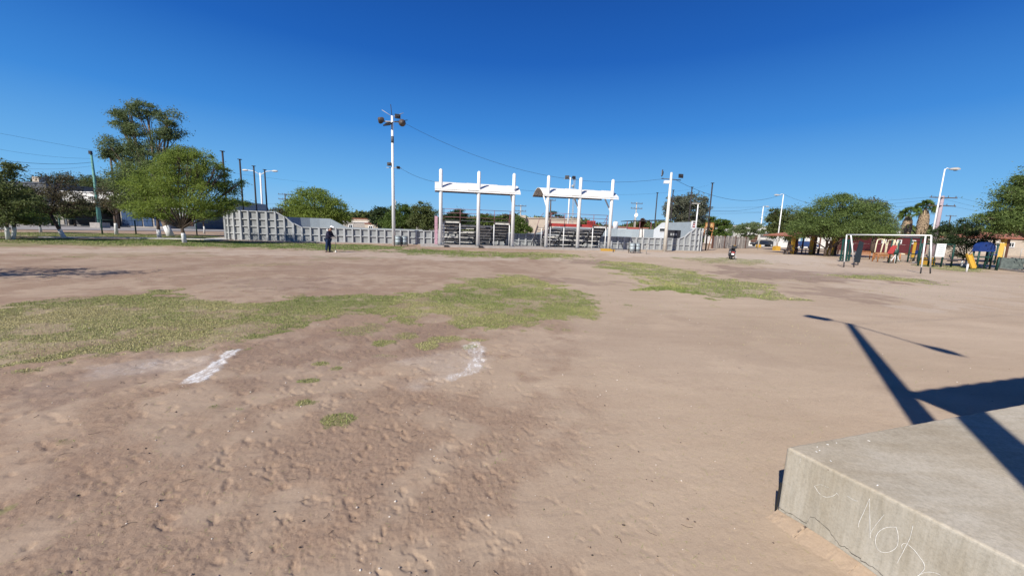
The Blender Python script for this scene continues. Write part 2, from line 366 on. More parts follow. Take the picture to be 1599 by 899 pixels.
    c = mix(mth('MULTIPLY', ramp(gv, .2, .8), .8, True), c, gg)
    ch = ramp(mth('ADD', attr('chalk'), mth('MULTIPLY', mth('SUBTRACT', noise(11, 9, .85, (1.8, .7, 1)), .51), 4.2)), .42, .85)
    chf = mth('ADD', mth('MULTIPLY', mth('MULTIPLY', ch, ramp(attr('chalk'), .12, .5)), .85), mth('MULTIPLY', attr('chalk'), mth('ADD', mth('MULTIPLY', mid, .35), .30)), True)
    c = mix(chf, c, (.74, .72, .69))
    dk = mix(mth('MULTIPLY', ramp(noise(30, 7, .85), .50, .70), mth('ADD', mth('MULTIPLY', attr('crumb'), .45), .28)), (1, 1, 1), (.45, .38, .34))
    q = N.new('ShaderNodeMix'); q.data_type = 'RGBA'; q.blend_type = 'MULTIPLY'; q.inputs[0].default_value = 1; L.new(c, q.inputs[6]); L.new(dk, q.inputs[7]); c = q.outputs[2]
    q = N.new('ShaderNodeMix'); q.data_type = 'RGBA'; q.blend_type = 'MULTIPLY'; q.inputs[0].default_value = 1; L.new(c, q.inputs[6]); L.new(mix(mth('MULTIPLY', speck, .2), (1, 1, 1), (.6, .6, .6)), q.inputs[7]); c = q.outputs[2]
    L.new(c, b.inputs['Base Color'])
    hgt = mth('ADD', mth('MULTIPLY', fine, .5), mth('ADD', mth('MULTIPLY', noise(9, 6, .7), .7), mth('MULTIPLY', noise(48, 5, .85), .9)))
    bp = N.new('ShaderNodeBump'); bp.inputs['Distance'].default_value = .035
    L.new(mth('ADD', mth('MULTIPLY', attr('crumb'), .12), .26), bp.inputs['Strength']); L.new(hgt, bp.inputs['Height']); L.new(bp.outputs[0], b.inputs['Normal'])
    me = np_mesh('ground', np.stack([x, y, gz], 1), Fa, m, at, smooth=True)
    tag(link('ground', me), 'bare tan soil playing field with patchy dry grass and chalk marks', kind='structure')
SOIL = dict(a=(.43, .33, .233), b=(.53, .413, .298), r1=(.325, .233, .163), r2=(.43, .32, .23), damp=(.22, .15, .115), pale=(.55, .46, .37))
build_ground()

def build_grass():
    pts = []
    def scatter(x0, x1, y0, y1, dens, size):
        n = int((x1-x0)*(y1-y0)*dens); x = RS.uniform(x0, x1, n); y = RS.uniform(y0, y1, n)
        m = grass_mask(x, y); k = RS.rand(n) < np.clip(m*1.1-.1, 0, 1)**1.6+.012*(fbm(x, y, .5, 3, 71) > .55); pts.append((x[k], y[k], np.full(k.sum(), size)))
    scatter(-22, 6, 5, 9, 6000, .85); scatter(-26, 6, 9, 17, 2300, 1.25); scatter(-9, 0, 2.5, 5, 7000, .8)
    scatter(3, 30, 11, 26, 500, 2.0); scatter(-50, 12, 24, 46, 190, 3.4); scatter(10, 45, 26, 36, 120, 2.5)
    x = np.concatenate([p[0] for p in pts]); y = np.concatenate([p[1] for p in pts]); s = np.concatenate([p[2] for p in pts]); n = len(x)
    z = ground_z(x, y, np.hypot(x, y)); a = RS.uniform(0, 2*math.pi, n); tl = RS.uniform(.2, 1.1, n); L = RS.uniform(.012, .033, n)*s**.6; wd = RS.uniform(.003, .0065, n)*s
    ca, sa = np.cos(a), np.sin(a); b = np.stack([x, y, z-.003], 1)
    p = np.stack([-sa, ca, 0*a], 1)*wd[:, None]; tip = np.stack([ca*np.sin(tl)*L, sa*np.sin(tl)*L, np.cos(tl)*L], 1)
    V = np.stack([b-p, b+p, b+tip], 1).reshape(-1, 3); Fa = np.arange(3*n).reshape(-1, 3)
    base = fbm(x, y, .6, 4, 77)+.10*sstep(0, -9, x)-.06-.40*sstep(24, 27, y)*sstep(4, -8, x)+.25*sstep(9, 6.0, y-.03*x)*sstep(-3, -7, x)
    dry = np.clip(base+RS.uniform(-.35, .35, n), 0, 1)
    m = bpy.data.materials.new('grass_blades'); m.use_nodes = True; N = m.node_tree.nodes; Lk = m.node_tree.links; bs = N['Principled BSDF']
    at_ = N.new('ShaderNodeAttribute'); at_.attribute_name = 'dry'; rp = N.new('ShaderNodeValToRGB')
    e = rp.color_ramp.elements; e[0].position = .2; e[0].color = (.115, .175, .03, 1); e[1].position = .9; e[1].color = (.48, .41, .20, 1)
    e2 = e.new(.5); e2.color = (.27, .31, .09, 1); Lk.new(at_.outputs['Fac'], rp.inputs[0]); Lk.new(rp.outputs[0], bs.inputs['Base Color'])
    bs.inputs['Roughness'].default_value = .6; bs.inputs['Specular IOR Level'].default_value = .2
    me = np_mesh('grass', V, Fa, m, dict(dry=np.repeat(dry, 3)))
    tag(link('grass', me), 'short patchy green and straw coloured grass on the soil field', 'grass', kind='stuff')
    print('grass blades', n)
build_grass()

def build_litter():
    n = 26000; r = 2*np.exp(RS.uniform(0, 2.3, n)); th = np.radians(RS.uniform(-60, 54, n)); x = r*np.sin(th); y = r*np.cos(th)
    keep = RS.rand(n) < np.clip(.12+1.3*(fbm(x, y, .45, 4, 33)-.42), .03, 1); x, y, r = x[keep], y[keep], r[keep]; n = len(x)
    z = ground_z(x, y, r)+.003; a = RS.uniform(0, 6.28, n); L = RS.uniform(.012, .05, n)*(r/4)**.35; wd = RS.uniform(.0008, .002, n)*(r/4)**.5
    d = np.stack([np.cos(a)*L, np.sin(a)*L, RS.uniform(0, .35, n)*L], 1); p = np.stack([-np.sin(a), np.cos(a), 0*a], 1)*wd[:, None]; b = np.stack([x, y, z], 1)
    V = np.stack([b-p, b+p, b+d], 1).reshape(-1, 3); dry = np.repeat(np.clip(RS.uniform(.35, 1.3, n), 0, 1), 3)
    tag(link('dry_litter', np_mesh('dry_litter', V, np.arange(3*n).reshape(-1, 3), bpy.data.materials['grass_blades'], dict(dry=dry))), 'thin dead grass stalks scattered over the bare soil', 'dry litter', kind='stuff')
build_litter()
def build_pebbles():
    n = 1100; th = R(1)*RS.uniform(-58, 56, n); r = 1.6*np.exp(RS.uniform(0, 1.9, n)); x = r*np.sin(th); y = r*np.cos(th)
    z = ground_z(x, y, r); mb = []; F_ = []
    ico = np.array([(0,0,1),(.9,0,.1),(.28,.85,.1),(-.72,.53,.1),(-.72,-.53,.1),(.28,-.85,.1),(0,0,-.6)])
    fc = np.array([(0,1,2),(0,2,3),(0,3,4),(0,4,5),(0,5,1),(6,2,1),(6,3,2),(6,4,3),(6,5,4),(6,1,5)])
    s = RS.exponential(.0035, n)+.0025; s = np.minimum(s, .011)
    V = ico[None]*s[:, None, None]*RS.uniform(.6, 1.3, (n, 7, 1))*np.array([1, 1, .7])+np.stack([x, y, z+s*.2], 1)[:, None]
    Fa = (fc[None]+7*np.arange(n)[:, None, None]).reshape(-1, 3); tone = np.repeat(RS.rand(n), 7)
    m = bpy.data.materials.new('pebble_stone'); m.use_nodes = True; N = m.node_tree.nodes; b = N['Principled BSDF']; b.inputs['Roughness'].default_value = .9
    a = N.new('ShaderNodeAttribute'); a.attribute_name = 'tone'; rp = N.new('ShaderNodeValToRGB'); e = rp.color_ramp.elements
    e[0].color = (.05, .04, .035, 1); e[0].position = .15; e[1].color = (.70, .64, .56, 1); e[1].position = .95; q = e.new(.45); q.color = (.30, .215, .16, 1)
    m.node_tree.links.new(a.outputs['Fac'], rp.inputs[0]); m.node_tree.links.new(rp.outputs[0], b.inputs['Base Color'])
    tag(link('pebbles', np_mesh('pebbles', V.reshape(-1, 3), Fa, m, dict(tone=tone))), 'small pebbles and clods scattered over the bare soil', 'pebbles', kind='stuff')
    # twigs
    mb = MB()
    for i in range(46):
        px, py = random.uniform(20, 1180), random.uniform(560, 890); g = G(px, py); a = random.uniform(0, 6.3); l = random.uniform(.02, .08)
        zz = float(ground_z(np.array([g.x]), np.array([g.y]), np.array([g.length]))[0])+.004
        mb.tube([(g.x, g.y, zz), (g.x+math.cos(a)*l*.5, g.y+math.sin(a)*l*.5, zz+.004), (g.x+math.cos(a+.4)*l, g.y+math.sin(a+.4)*l, zz)], .0016, 4)
    tag(mb.build('twigs', M_bark), 'tiny dry twigs lying on the bare soil', 'twigs', kind='stuff')
build_pebbles()

def sheet(name, pts, z, m, label=None, sub=1):
    mb = MB(); vs = [(p[0], p[1], z) for p in pts]; vb = [(p[0], p[1], z-.1) for p in pts]; n = len(pts)
    mb.add(vs+vb, [tuple(range(n))]+[(i, n+i, n+(i+1) % n, (i+1) % n) for i in range(n)]); o = mb.build(name, m); return tag(o, label, kind='structure')
# street on the left, its kerb and the narrow path, streets on the right
g = lambda *a: G(*a)
sheet('street', [g(-400, 352), g(-400, 345.5), g(0, 350), g(360, 357), g(700, 369), g(700, 372), g(360, 362), g(0, 358.5)], .07, M_street, 'pale sunlit street beyond the park fence')
sheet('footpath', [g(60, 370.2), g(200, 371.4), g(345, 374), g(345, 375), g(200, 372.3), g(60, 371)], .055, M_path, 'narrow concrete path through the grass')
sheet('entrance_slab', [g(322, 373.2), g(352, 372), g(356, 374.8), g(318, 375.4)], .075, M_path, 'pale concrete slab beside the tall wall')
sheet('street', [g(1116, 384.5), g(1400, 391), g(1800, 402), g(1800, 398), g(1400, 388), g(1116, 382)], .07, M_street, 'pale street beyond the park on the right')

# ------------------------------------------------------------------ ring wall
RA = math.atan(.2); U = Vector((math.cos(RA), math.sin(RA), 0)); Vv = Vector((-U.y, U.x, 0)); RO = Vector((0, 41.9, 0))
def RW(s, t, z=0): return RO+U*s+Vv*t+Vector((0, 0, z))
def s_at(px, t=0):                                       # ring coordinate s whose base sits in photo column px
    lo, hi = -60, 60
    for _ in range(40):
        m = (lo+hi)/2; p = RW(m, t)-Vector((0, 0, CAM_H)); x = 799.5+F_PX*p.dot(_r)/p.dot(_f)
        if x < px: lo = m
        else: hi = m
    return lo
SL, SR, DEP = s_at(352)-1.1, s_at(1108)+.4, 20.0
def ring_wall():
    root = thing('ring_wall', 'grey ribbed concrete wall around the small sports ring, tall at both ends', 'wall', RO, RA)
    low, tall = 1.45, 2.82
    s0, s1 = s_at(437), s_at(467)                          # left slope
    s2, s3 = s_at(1063), s_at(1082)
    def H(s):
        if s <= s0: return tall
        if s < s1: return tall+(low-tall)*(s-s0)/(s1-s0)
        if s <= s2: return low
        if s < s3: return low+(2.75-low)*(s-s2)/(s3-s2)
        return 2.75
    # plan: corner (radius 3) - straight - corner
    path = []; rad = 3.2
    for k in range(7, 0, -1): a = math.pi/2*k/7; path.append((SL+rad-rad*math.sin(a)-rad*0, rad-rad*math.cos(a), 9))
    xs = np.linspace(SL+rad, SR-rad, int((SR-SL-2*rad)/.77)+1)
    path += [(float(x), 0.0, 0) for x in xs]
    for k in range(1, 8): a = math.pi/2*k/7; path.append((SR-rad+rad*math.sin(a), rad-rad*math.cos(a), 9))
    cache = {}
    def shared(key, fn, name, m):
        if key not in cache: cache[key] = fn().mesh(name, m)
        return cache[key]
    for i in range(len(path)):
        s, t, c = path[i]; h = H(s) if t == 0 else (tall if s < 0 else 2.75)
        p = path[max(i-1, 0)]; q = path[min(i+1, len(path)-1)]; ang = math.atan2(q[1]-p[1], q[0]-p[0])
        wd = .13 if i % 3 else .17
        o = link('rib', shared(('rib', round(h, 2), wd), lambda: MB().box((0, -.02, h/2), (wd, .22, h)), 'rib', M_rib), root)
        o.location = (s, t, 0); o.rotation_euler.z = ang
        if i == len(path)-1: break
        s_b, t_b, _ = path[i+1]; hb = H(s_b) if t_b == 0 else (tall if s_b < 0 else 2.75)
        L = math.hypot(s_b-s, t_b-t); ang = math.atan2(t_b-t, s_b-s); hm = min(h, hb)
        rows = 2 if hm < 1.8 else 4
        edges = [.06+(low-.06)*k/2 for k in range(3)] if rows == 2 else [.06]+[.72, 1.40, 2.08, hm]
        if rows == 4 and hm < 2.2: edges = [.06, .72, 1.45, hm]
        L2 = L-.14
        for k in range(len(edges)-1):
            e0, e1 = edges[k], edges[k+1]
            top = k == len(edges)-2
            if top and abs(h-hb) > .02:                       # sloping piece
                mb = MB().hexa([(-L2/2, .05, e0), (L2/2, .05, e0), (L2/2, .17, e0), (-L2/2, .17, e0), (-L2/2, .05, h-.03), (L2/2, .05, hb-.03), (L2/2, .17, hb-.03), (-L2/2, .17, h-.03)])
                me = mb.mesh('panel', M_wallgrey)
            else:
                e1_ = e1-.05
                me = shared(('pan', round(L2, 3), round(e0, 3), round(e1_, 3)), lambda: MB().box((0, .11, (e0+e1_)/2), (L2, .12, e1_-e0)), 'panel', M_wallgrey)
            o = link('panel', me, root); o.location = ((s+s_b)/2, (t+t_b)/2, 0); o.rotation_euler.z = ang
            if not top or abs(h-hb) < .02:
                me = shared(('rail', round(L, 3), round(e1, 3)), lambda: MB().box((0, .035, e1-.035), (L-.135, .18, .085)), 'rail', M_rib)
                o = link('rail', me, root); o.location = ((s+s_b)/2, (t+t_b)/2, 0); o.rotation_euler.z = ang
            elif top:
                mb = MB().beam((-L/2+.07, .03, h-.04), (L/2-.07, .03, hb-.04), .2, .09); o = mb.build('rail', M_rib, root); o.location = ((s+s_b)/2, (t+t_b)/2, 0); o.rotation_euler.z = ang
    # end walls and far wall, smooth inside
    def run(pts, m, name='inner_panel'):
        for (a, b) in zip(pts[:-1], pts[1:]):
            v = Vector((b[0]-a[0], b[1]-a[1], 0)); n = Vector((v.y, -v.x, 0)).normalized()*.06; g_ = v.normalized()*.006
            A, B = Vector((a[0], a[1], 0))+g_, Vector((b[0], b[1], 0))-g_; up = Vector((0, 0, 1))
            MB().hexa([A-n, B-n, B+n, A+n, A-n+up*a[2], B-n+up*b[2], B+n+up*b[2], A+n+up*a[2]]).build(name, m, root)
    lt = lambda px: None
    hi_l, md = 3.95, 2.62
    pts = [(SL, 3.2, 2.8), (SL, 3.7, hi_l)] + [(SL, t, hi_l) for t in (6, 8.3, 10.6)] + [(SL, 12.4, hi_l), (SL, 13.6, md), (SL, 16, md)]
    for k in range(1, 6): a = math.pi/2*k/5; pts.append((SL+4-4*math.cos(a), 16+4*math.sin(a), md))
    e = s_at(517, DEP); e2 = s_at(533, DEP); pts += [(max(e, pts[-1][0]+.6), DEP, md), (e2+.8, DEP, 1.45)]
    xs = np.linspace(e2+.8, SR-4, 14); pts += [(float(x), DEP, 1.45) for x in xs[1:-4]]
    pts += [(float(x), DEP, md) for x in xs[-4:]]
    for k in range(1, 5): a = math.pi/2*k/5; pts.append((SR-4+4*math.sin(a), DEP-4+4*math.cos(a), md))
    run(pts, M_inner)
    run([(SR, 16.0, md), (SR, 13.2, md)], M_inner)
    run([(SR, 13.2, md), (SR, 11.2, 3.6)], M_innerw); run([(SR, 11.2, 3.6), (SR, 9.6, 3.6)], M_innerw)
    run([(SR, t, 3.6) for t in (9.6, 7.6, 5.6, 4.2)]+[(SR, 3.2, 2.75)], M_inner)
    # vent in the white part, dark window strip in the near wall
    v = MB().box((SR-.09, 10.6, 2.55), (.06, 1.9, .55)).build('vent_frame', M_white, root)
    MB().box((SR-.13, 10.6, 2.55), (.03, 1.7, .38)).build('vent_grille', M_glass, v)
    a, b = s_at(1037), s_at(1061)
    wf = MB().box(((a+b)/2, .14, 2.0-.07), (b-a, .14, .95)).build('ticket_window', M_black, root)
    for k in range(3): MB().box((a+(b-a)*(.38+.16*k), .05, 1.9), (.2, .04, .28)).build('window_pane', M_lens, wf)
    MB().box(((SL+SR)/2, .10, .04), (SR-SL-4, .55, .08)).build('footing', M_conc, root)
ring_wall()

# net poles
def net_pole(s, t, h, lab):
    b = RW(s, t); r_ = thing('net_pole', lab, 'pole', b, 0, 'black poles at the ends of the ring')
    MB().tube([(0, 0, 0), (0, 0, h)], [.10, .08], 8).build('shaft', M_netpole, r_); MB().box((0, 0, h+.03), (.3, .3, .06)).build('cap', M_black, r_)
for k, (t, h) in enumerate([(2.9, 8.5), (6.3, 8.3), (9.5, 8.1), (12.4, 8.1)]):
    net_pole(-28.8, t, h, ['black pole rising through the outer twigs of the big green tree', 'black pole between the big green tree and the double street lamp', 'black pole just left of the white double street lamp shaft', 'black pole just right of the white double street lamp shaft'][k])
for k, (t, h) in enumerate([(2.2, 8.3), (6.1, 8.2), (10.3, 8.2), (14.4, 8.2)]):
    net_pole(25.3, t, h, ['black pole at the right of the grey tree, nearest the scoreboard', 'black pole in front of the middle of the grey tree', 'black pole just left of the white floodlight post', 'black pole standing alone by the small dark canopy'][k])

# concrete pad
T0 = -3.55                                               # line of shelter posts
MB().prism([RW(s_at(657, T0), T0-.7, -.02), RW(s_at(975, T0), T0-.7, -.02), RW(s_at(975, T0), -.35, -.02), RW(s_at(665, T0), -.35, -.02)], (0, 0, .20)).build('bleacher_pad', M_conc)['kind'] = 'structure'

# ------------------------------------------------------------------ shelters
def shelter(label, pxs, first):
    ss = [s_at(px, T0) for px in pxs]; c = ss[0]; root = thing('shade_shelter', label, 'shelter', RW(c, T0), RA, 'white shade shelters over the bleachers')
    for s in ss:
        x = s-c; m = MB().tube([(x, 0, 0), (x, 0, 7.1), (x, 0, 7.2)], [.175, .16, .08], 12); m.build('post', M_white, root)
        MB().box((x, 0, .19), (.55, .55, .03)).build('base_plate', M_black, root)
        MB().beam((x, .12, 4.0), (x, 1.75, 5.45), .10, .12).build('brace', M_white, root)
        # roof bow
        pts = [(x, .02+3.9*k/8, 5.22+.03+.78*math.sin(math.pi*(.03+.94*k/8))+.2*k/8) for k in range(9)]
        MB().tube(pts, .05, 6).build('roof_bow', M_white, root)
    x0, x1 = -.55, ss[2]-c+.65; K = 16; W = int((x1-x0)/.95); rows = []
    for w_ in range(W):                                  # one curved sheet after another
        a, b = x0+(x1-x0)*w_/W, x0+(x1-x0)*(w_+1)/W-.012; v = []; dz = random.uniform(-.02, .02)+(.03 if w_ % 2 else 0)
        for k in range(K+1):
            q = k/K; y = -.25+4.3*q; z = 5.28+dz+.82*math.sin(math.pi*(.02+.95*q))+.18*q
            for xx in (a, b): v += [(xx, y, z), (xx, y, z+.035)]
        f = []
        for k in range(K):
            i = 4*k; f += [(i+1, i+3, i+7, i+5), (i, i+4, i+6, i+2), (i, i+1, i+5, i+4), (i+2, i+6, i+7, i+3)]
        f += [(0, 2, 3, 1), (4*K, 4*K+1, 4*K+3, 4*K+2)]
        MB().add(v, f).build('roof_sheet', M_roof, root)
    MB().beam((x0, -.2, 5.27), (x1, -.2, 5.27), .07, .13).build('eave_beam', M_white, root)
    MB().beam((x0, 4.0, 5.5), (x1, 4.0, 5.5), .07, .13).build('eave_beam', M_brown, root)
    return root
M_roof = mat('cream_roof_sheet', (.74, .71, .65), .6, .12, 1.6, .1)
shelter('left white shelter with thin curved roof beyond the field', (688, 746, 799.5), True)
shelter('right white shelter whose curved roof end shows its dark underside', (852, 901, 950), False)

# ------------------------------------------------------------------ bleachers
def bleacher(label, pa, pb, red, seed):
    rnd = random.Random(seed); sa, sb = s_at(pa, T0), s_at(pb, T0); L = sb-sa
    root = thing('bleacher', label, 'bleachers', RW(sa, T0, .18), RA, 'steel bleachers seen from behind')
    n = 7; rows = [(.35+.46*k, 2.20-.29*k) for k in range(n)]        # (distance behind the posts, height)
    for k, (y, z) in enumerate(rows):
        nb = 4
        for b in range(nb):                                # boards of one row, laid end to end
            xa, xb = L*b/nb+.02, L*(b+1)/nb-.02
            if k == 0 and red and b < 3: continue
            if rnd.random() < .10: continue
            o = MB().box(((xa+xb)/2+rnd.uniform(-.05, .05), y+rnd.uniform(-.03, .03), z+rnd.uniform(-.02, .02)), (xb-xa, .18, .05), 0, rnd.uniform(-.006, .006)); o.box(((xa+xb)/2, y-.105, z-.015), (xb-xa-.1, .03, .15)); o.build('seat_board', M_plank, root)
            MB().box(((xa+xb)/2, y+.19, z-.27), (xb-xa, .13, .04)).box(((xa+xb)/2, y+.27, z-.19), (xb-xa, .02, .19)).build('foot_board_shade_riser', M_frame, root)  # dark upright sheet added behind each foot board as under-seat shade
    if red: MB().box((L*.37, .30, 2.28), (L*.74, .10, .30)).build('red_fascia', M_red, root)
    else: MB().box((L*.5, .28, 2.36), (L, .22, .05)).build('top_walkway', M_frame, root)
    st = [0.12, L*.25, L*.5, L*.75, L-.12]
    for i, x in enumerate(st):
        MB().tube([(x, .22, 0), (x, .22, 2.1)], .045, 8).build('support_post', M_white, root)
        MB().tube([(x, 1.5, 0), (x, 1.5, 1.35)], .035, 6).build('support_post', M_frame, root)
        MB().beam((x, .22, 2.12), (x, 2.9, .25), .06, .12).build('raker', M_frame, root)
        MB().tube([(x, .15, 2.1), (x, .15, 3.42)], .028, 6).build('rail_post', M_rail, root)
        for k, (y, z) in enumerate(rows[::2]): MB().box((x+.1, y+.05, z-.16), (.07, .3, .26)).build('bracket', M_black, root)
    for i in range(4):
        a, b = st[i], st[i+1]
        if i % 2 == 0: MB().tube([(a, .3, .1), (b, .3, 1.9)], .02, 5).build('cross_brace', M_frame, root)
        if i < 2 or red:
            for z in (.25, .75, 1.2, 1.6): MB().box(((a+b)/2-.12, .62+.6*(1.9-z), z), ((b-a)*.82, .2, .07), 0, rnd.uniform(-.02, .02)).build('stacked_plank', M_plank, root)
    for z in (3.42, 3.05, 2.66): MB().tube([(0, .15, z), (L, .15, z)], .024, 6).build('guard_rail', M_rail, root)
    for x in (0, L):
        for dz in (1.2, .8, .4): MB().tube([(x, .15, 2.2+dz), (x, 2.9, .5+dz*.8)], .022, 6).build('side_rail', M_rail, root)
    if red:                                              # stair at its left end
        for sx in (-1.15, -.25):
            MB().beam((sx, .3, 2.1), (sx-.05, 2.6, .1), .05, .16).build('stair_stringer', M_frame, root)
            MB().tube([(sx-.4, .15, 1.2), (sx+.1, .15, 2.9), (sx+.5, .15, 3.4)], .024, 6).build('stair_rail', M_rail, root)
        for k in range(8): MB().box((-.7, .4+.28*k, 1.95-.24*k), (.85, .25, .04)).build('stair_tread', M_frame, root)
        for x in (-.3, -.8): MB().tube([(x, .2, 0), (x, .2, 1.9)], .03, 6).build('support_post', M_white, root)
        for x in (L*.70, L*.78):
            MB().box((x, .6, 2.66), (.42, .08, .36)).box((x, .42, 2.45), (.42, .4, .06)).build('red_seat', M_red, root)
        MB().box((L*.74, .55, 2.32), (1.5, .4, .08)).build('red_bench', M_red, root)
    return root
bleacher('left bleachers of pale boards with plain oxide red rails', 691, 797, False, 3)
bleacher('right bleachers with a red strip and red seats on top', 857, 947, True, 5)
b = RW(s_at(681, T0+1), T0+1); tag(MB().beam((b.x, b.y, .2), (b.x, b.y, 2.9), .28, .1).build('pink_mesh_panel', mat('faded_pink_mesh', (.42, .25, .30), .8, .3, 6)), 'faded pink upright panel at the left end of the left bleachers', 'panel')
for k, px in enumerate((697, 751)):
    b = RW(s_at(px, T0-.9), T0-.78); tag(MB().box((b.x, b.y, .1), (.42, .25, .2), RA).build('drain_box', M_black), ['small black box at the pad edge under the left shelter first post', 'small black box at the pad edge under the left shelter middle post'][k], 'box')
b = RW(s_at(949, T0-.8), T0-.8); tag(MB().prism([(b.x-.75, b.y-.15, 0), (b.x+.75, b.y+.12, 0), (b.x+.75, b.y+.5, 0), (b.x-.75, b.y+.25, 0)], (0, 0, .22)).build('yellow_kerb_block', M_yel), 'yellow painted concrete block at the foot of the last shelter post', 'kerb')

# ------------------------------------------------------------------ floodlight poles and lamps
def flood(root, p, tilt, az, s=.5, rnd_=False, lamp='floodlight'):
    M = Matrix.Translation(p) @ Matrix.Rotation(az, 4, 'Z') @ Matrix.Rotation(tilt, 4, 'X')
    m = MB()
    if rnd_:
        m.lathe([(.02, .22), (.14*s*2, .2), (.2*s*2, .05), (.33*s*2, -.12), (.33*s*2, -.15)], 14); m2 = MB().lathe([(0, -.14), (.31*s*2, -.135)], 14)
    else:
        m.box((0, 0, 0), (s, s*.8, .1)).box((0, 0, .08), (s*.5, s*.4, .08)); m2 = MB().box((0, 0, -.055), (s*.86, s*.66, .012))
    m.v = [tuple(M @ Vector(v)) for v in m.v]; m2.v = [tuple(M @ Vector(v)) for v in m2.v]
    o = m.build(lamp, M_black if not rnd_ else mat('brown_lamp_shell', (.09, .07, .06), .5, .2, 5), root)
    m2.build('lens', M_lens, o); return o
def big_lamp():
    b = G(615, 382.5); H = ztop(b, 190); hz = ztop(b, 262); r_ = thing('floodlight_pole', 'tall white floodlight pole with four lamps left of the shelters', 'floodlight', b)
    MB().tube([(0, 0, 0), (0, 0, H*.5), (0, 0, H+.5)], [.17, .14, .10], 12).build('shaft', M_white, r_)
    MB().tube([(0, 0, H-1.9), (0, 0, H-1.3)], .13, 10).build('dark_band', M_frame, r_)
    MB().tube([(-1.1, 0, H), (1.1, .1, H)], .05, 8).build('crossarm', M_cpole, r_)
    flood(r_, Vector((-1.05, -.15, H+.1)), R(75), R(-20), .5, True); flood(r_, Vector((.95, -.1, H-.1)), R(100), R(15), .5, True)
    flood(r_, Vector((-.35, -.1, H-.25)), R(35), R(-25), .75); flood(r_, Vector((.55, -.1, H+.45)), R(75), R(20), .5)
    MB().tube([(.2, 0, H), (1.4, .1, H+.2)], .03, 6).build('bracket', M_black, r_)
    MB().tube([(0, 0, H+.45), (-1.0, .2, H+1.05)], .025, 6).tube([(0, 0, H+.4), (1.0, .2, H+.85)], .025, 6).build('antenna_arm', M_cpole, r_)
    MB().tube([(0, 0, H+.4), (-.12, 0, H+1.5)], .03, 6).build('lightning_rod', M_black, r_)
    MB().tube([(-.6, 0, hz), (.8, 0, hz)], .03, 6).build('crossarm', M_cpole, r_)
    flood(r_, Vector((-.28, -.15, hz+.3)), R(80), 0, .38); flood(r_, Vector((.55, -.1, hz+.02)), R(60), R(30), .3)
    return b, H, hz
BL, BLH, BLz = big_lamp()
def post2():
    b = G(1037.5, 393); H = ztop(b, 280); r_ = thing('floodlight_post', 'pale floodlight post with white box in front of the right end of the ring wall', 'floodlight', b)
    MB().tube([(0, 0, 0), (0, 0, H*.5), (0, 0, H+.7)], [.21, .17, .11], 12).build('shaft', M_cpole2, r_)
    MB().tube([(-1.0, 0, H+.05), (1.1, .1, H-.05)], .045, 8).build('crossarm', M_frame, r_)
    flood(r_, Vector((-.98, 0, H+.6)), R(90), R(75), .75); flood(r_, Vector((.98, -.1, H+.35)), R(85), R(10), .5)
    MB().box((-.45, 0, H-.3), (.5, .3, .3)).build('white_box', M_white, r_); return b, H
M_cpole2 = mat('cream_painted_pole', (.66, .62, .54), .7, .1, 4)
PB, PBH = post2()
def far_floods():
    b = P(886, 366, 72); b.z = 0; H = ztop(b, 277); r_ = thing('floodlight_pole', 'white floodlight pole standing behind the right shelter', 'floodlight', b)
    MB().tube([(0, 0, 0), (0, 0, H)], [.16, .10], 8).build('shaft', M_white, r_); MB().tube([(-1.1, 0, H-.3), (1.1, 0, H-.3)], .05, 6).build('crossarm', M_cpole, r_)
    flood(r_, Vector((-.6, -.1, H)), R(80), R(-15), .75); flood(r_, Vector((.65, -.1, H)), R(80), R(20), .6)
    b = P(892.5, 366, 76); b.z = 0; H = ztop(b, 275); r_ = thing('radio_mast', 'thin lattice mast with small dishes behind the right shelter', 'mast', b)
    for q in range(3): a = q*2.09; MB().tube([(.16*math.cos(a), .16*math.sin(a), 0), (.16*math.cos(a), .16*math.sin(a), H)], .03, 5).build('leg', M_cpole, r_)
    m = MB()
    for k in range(int(H/.7)):
        for q in range(3): a, c = q*2.09, (q+1)*2.09; m.tube([(.16*math.cos(a), .16*math.sin(a), k*.7), (.16*math.cos(c), .16*math.sin(c), k*.7+.7)], .015, 4)
    m.build('lattice', M_cpole, r_)
    for z in (H-.3, H-1.9): MB().ball((-.3, -.2, z), (.28, .12, .28), 8, 5).build('dish', M_black if z > H-1 else M_lens, r_)
far_floods()
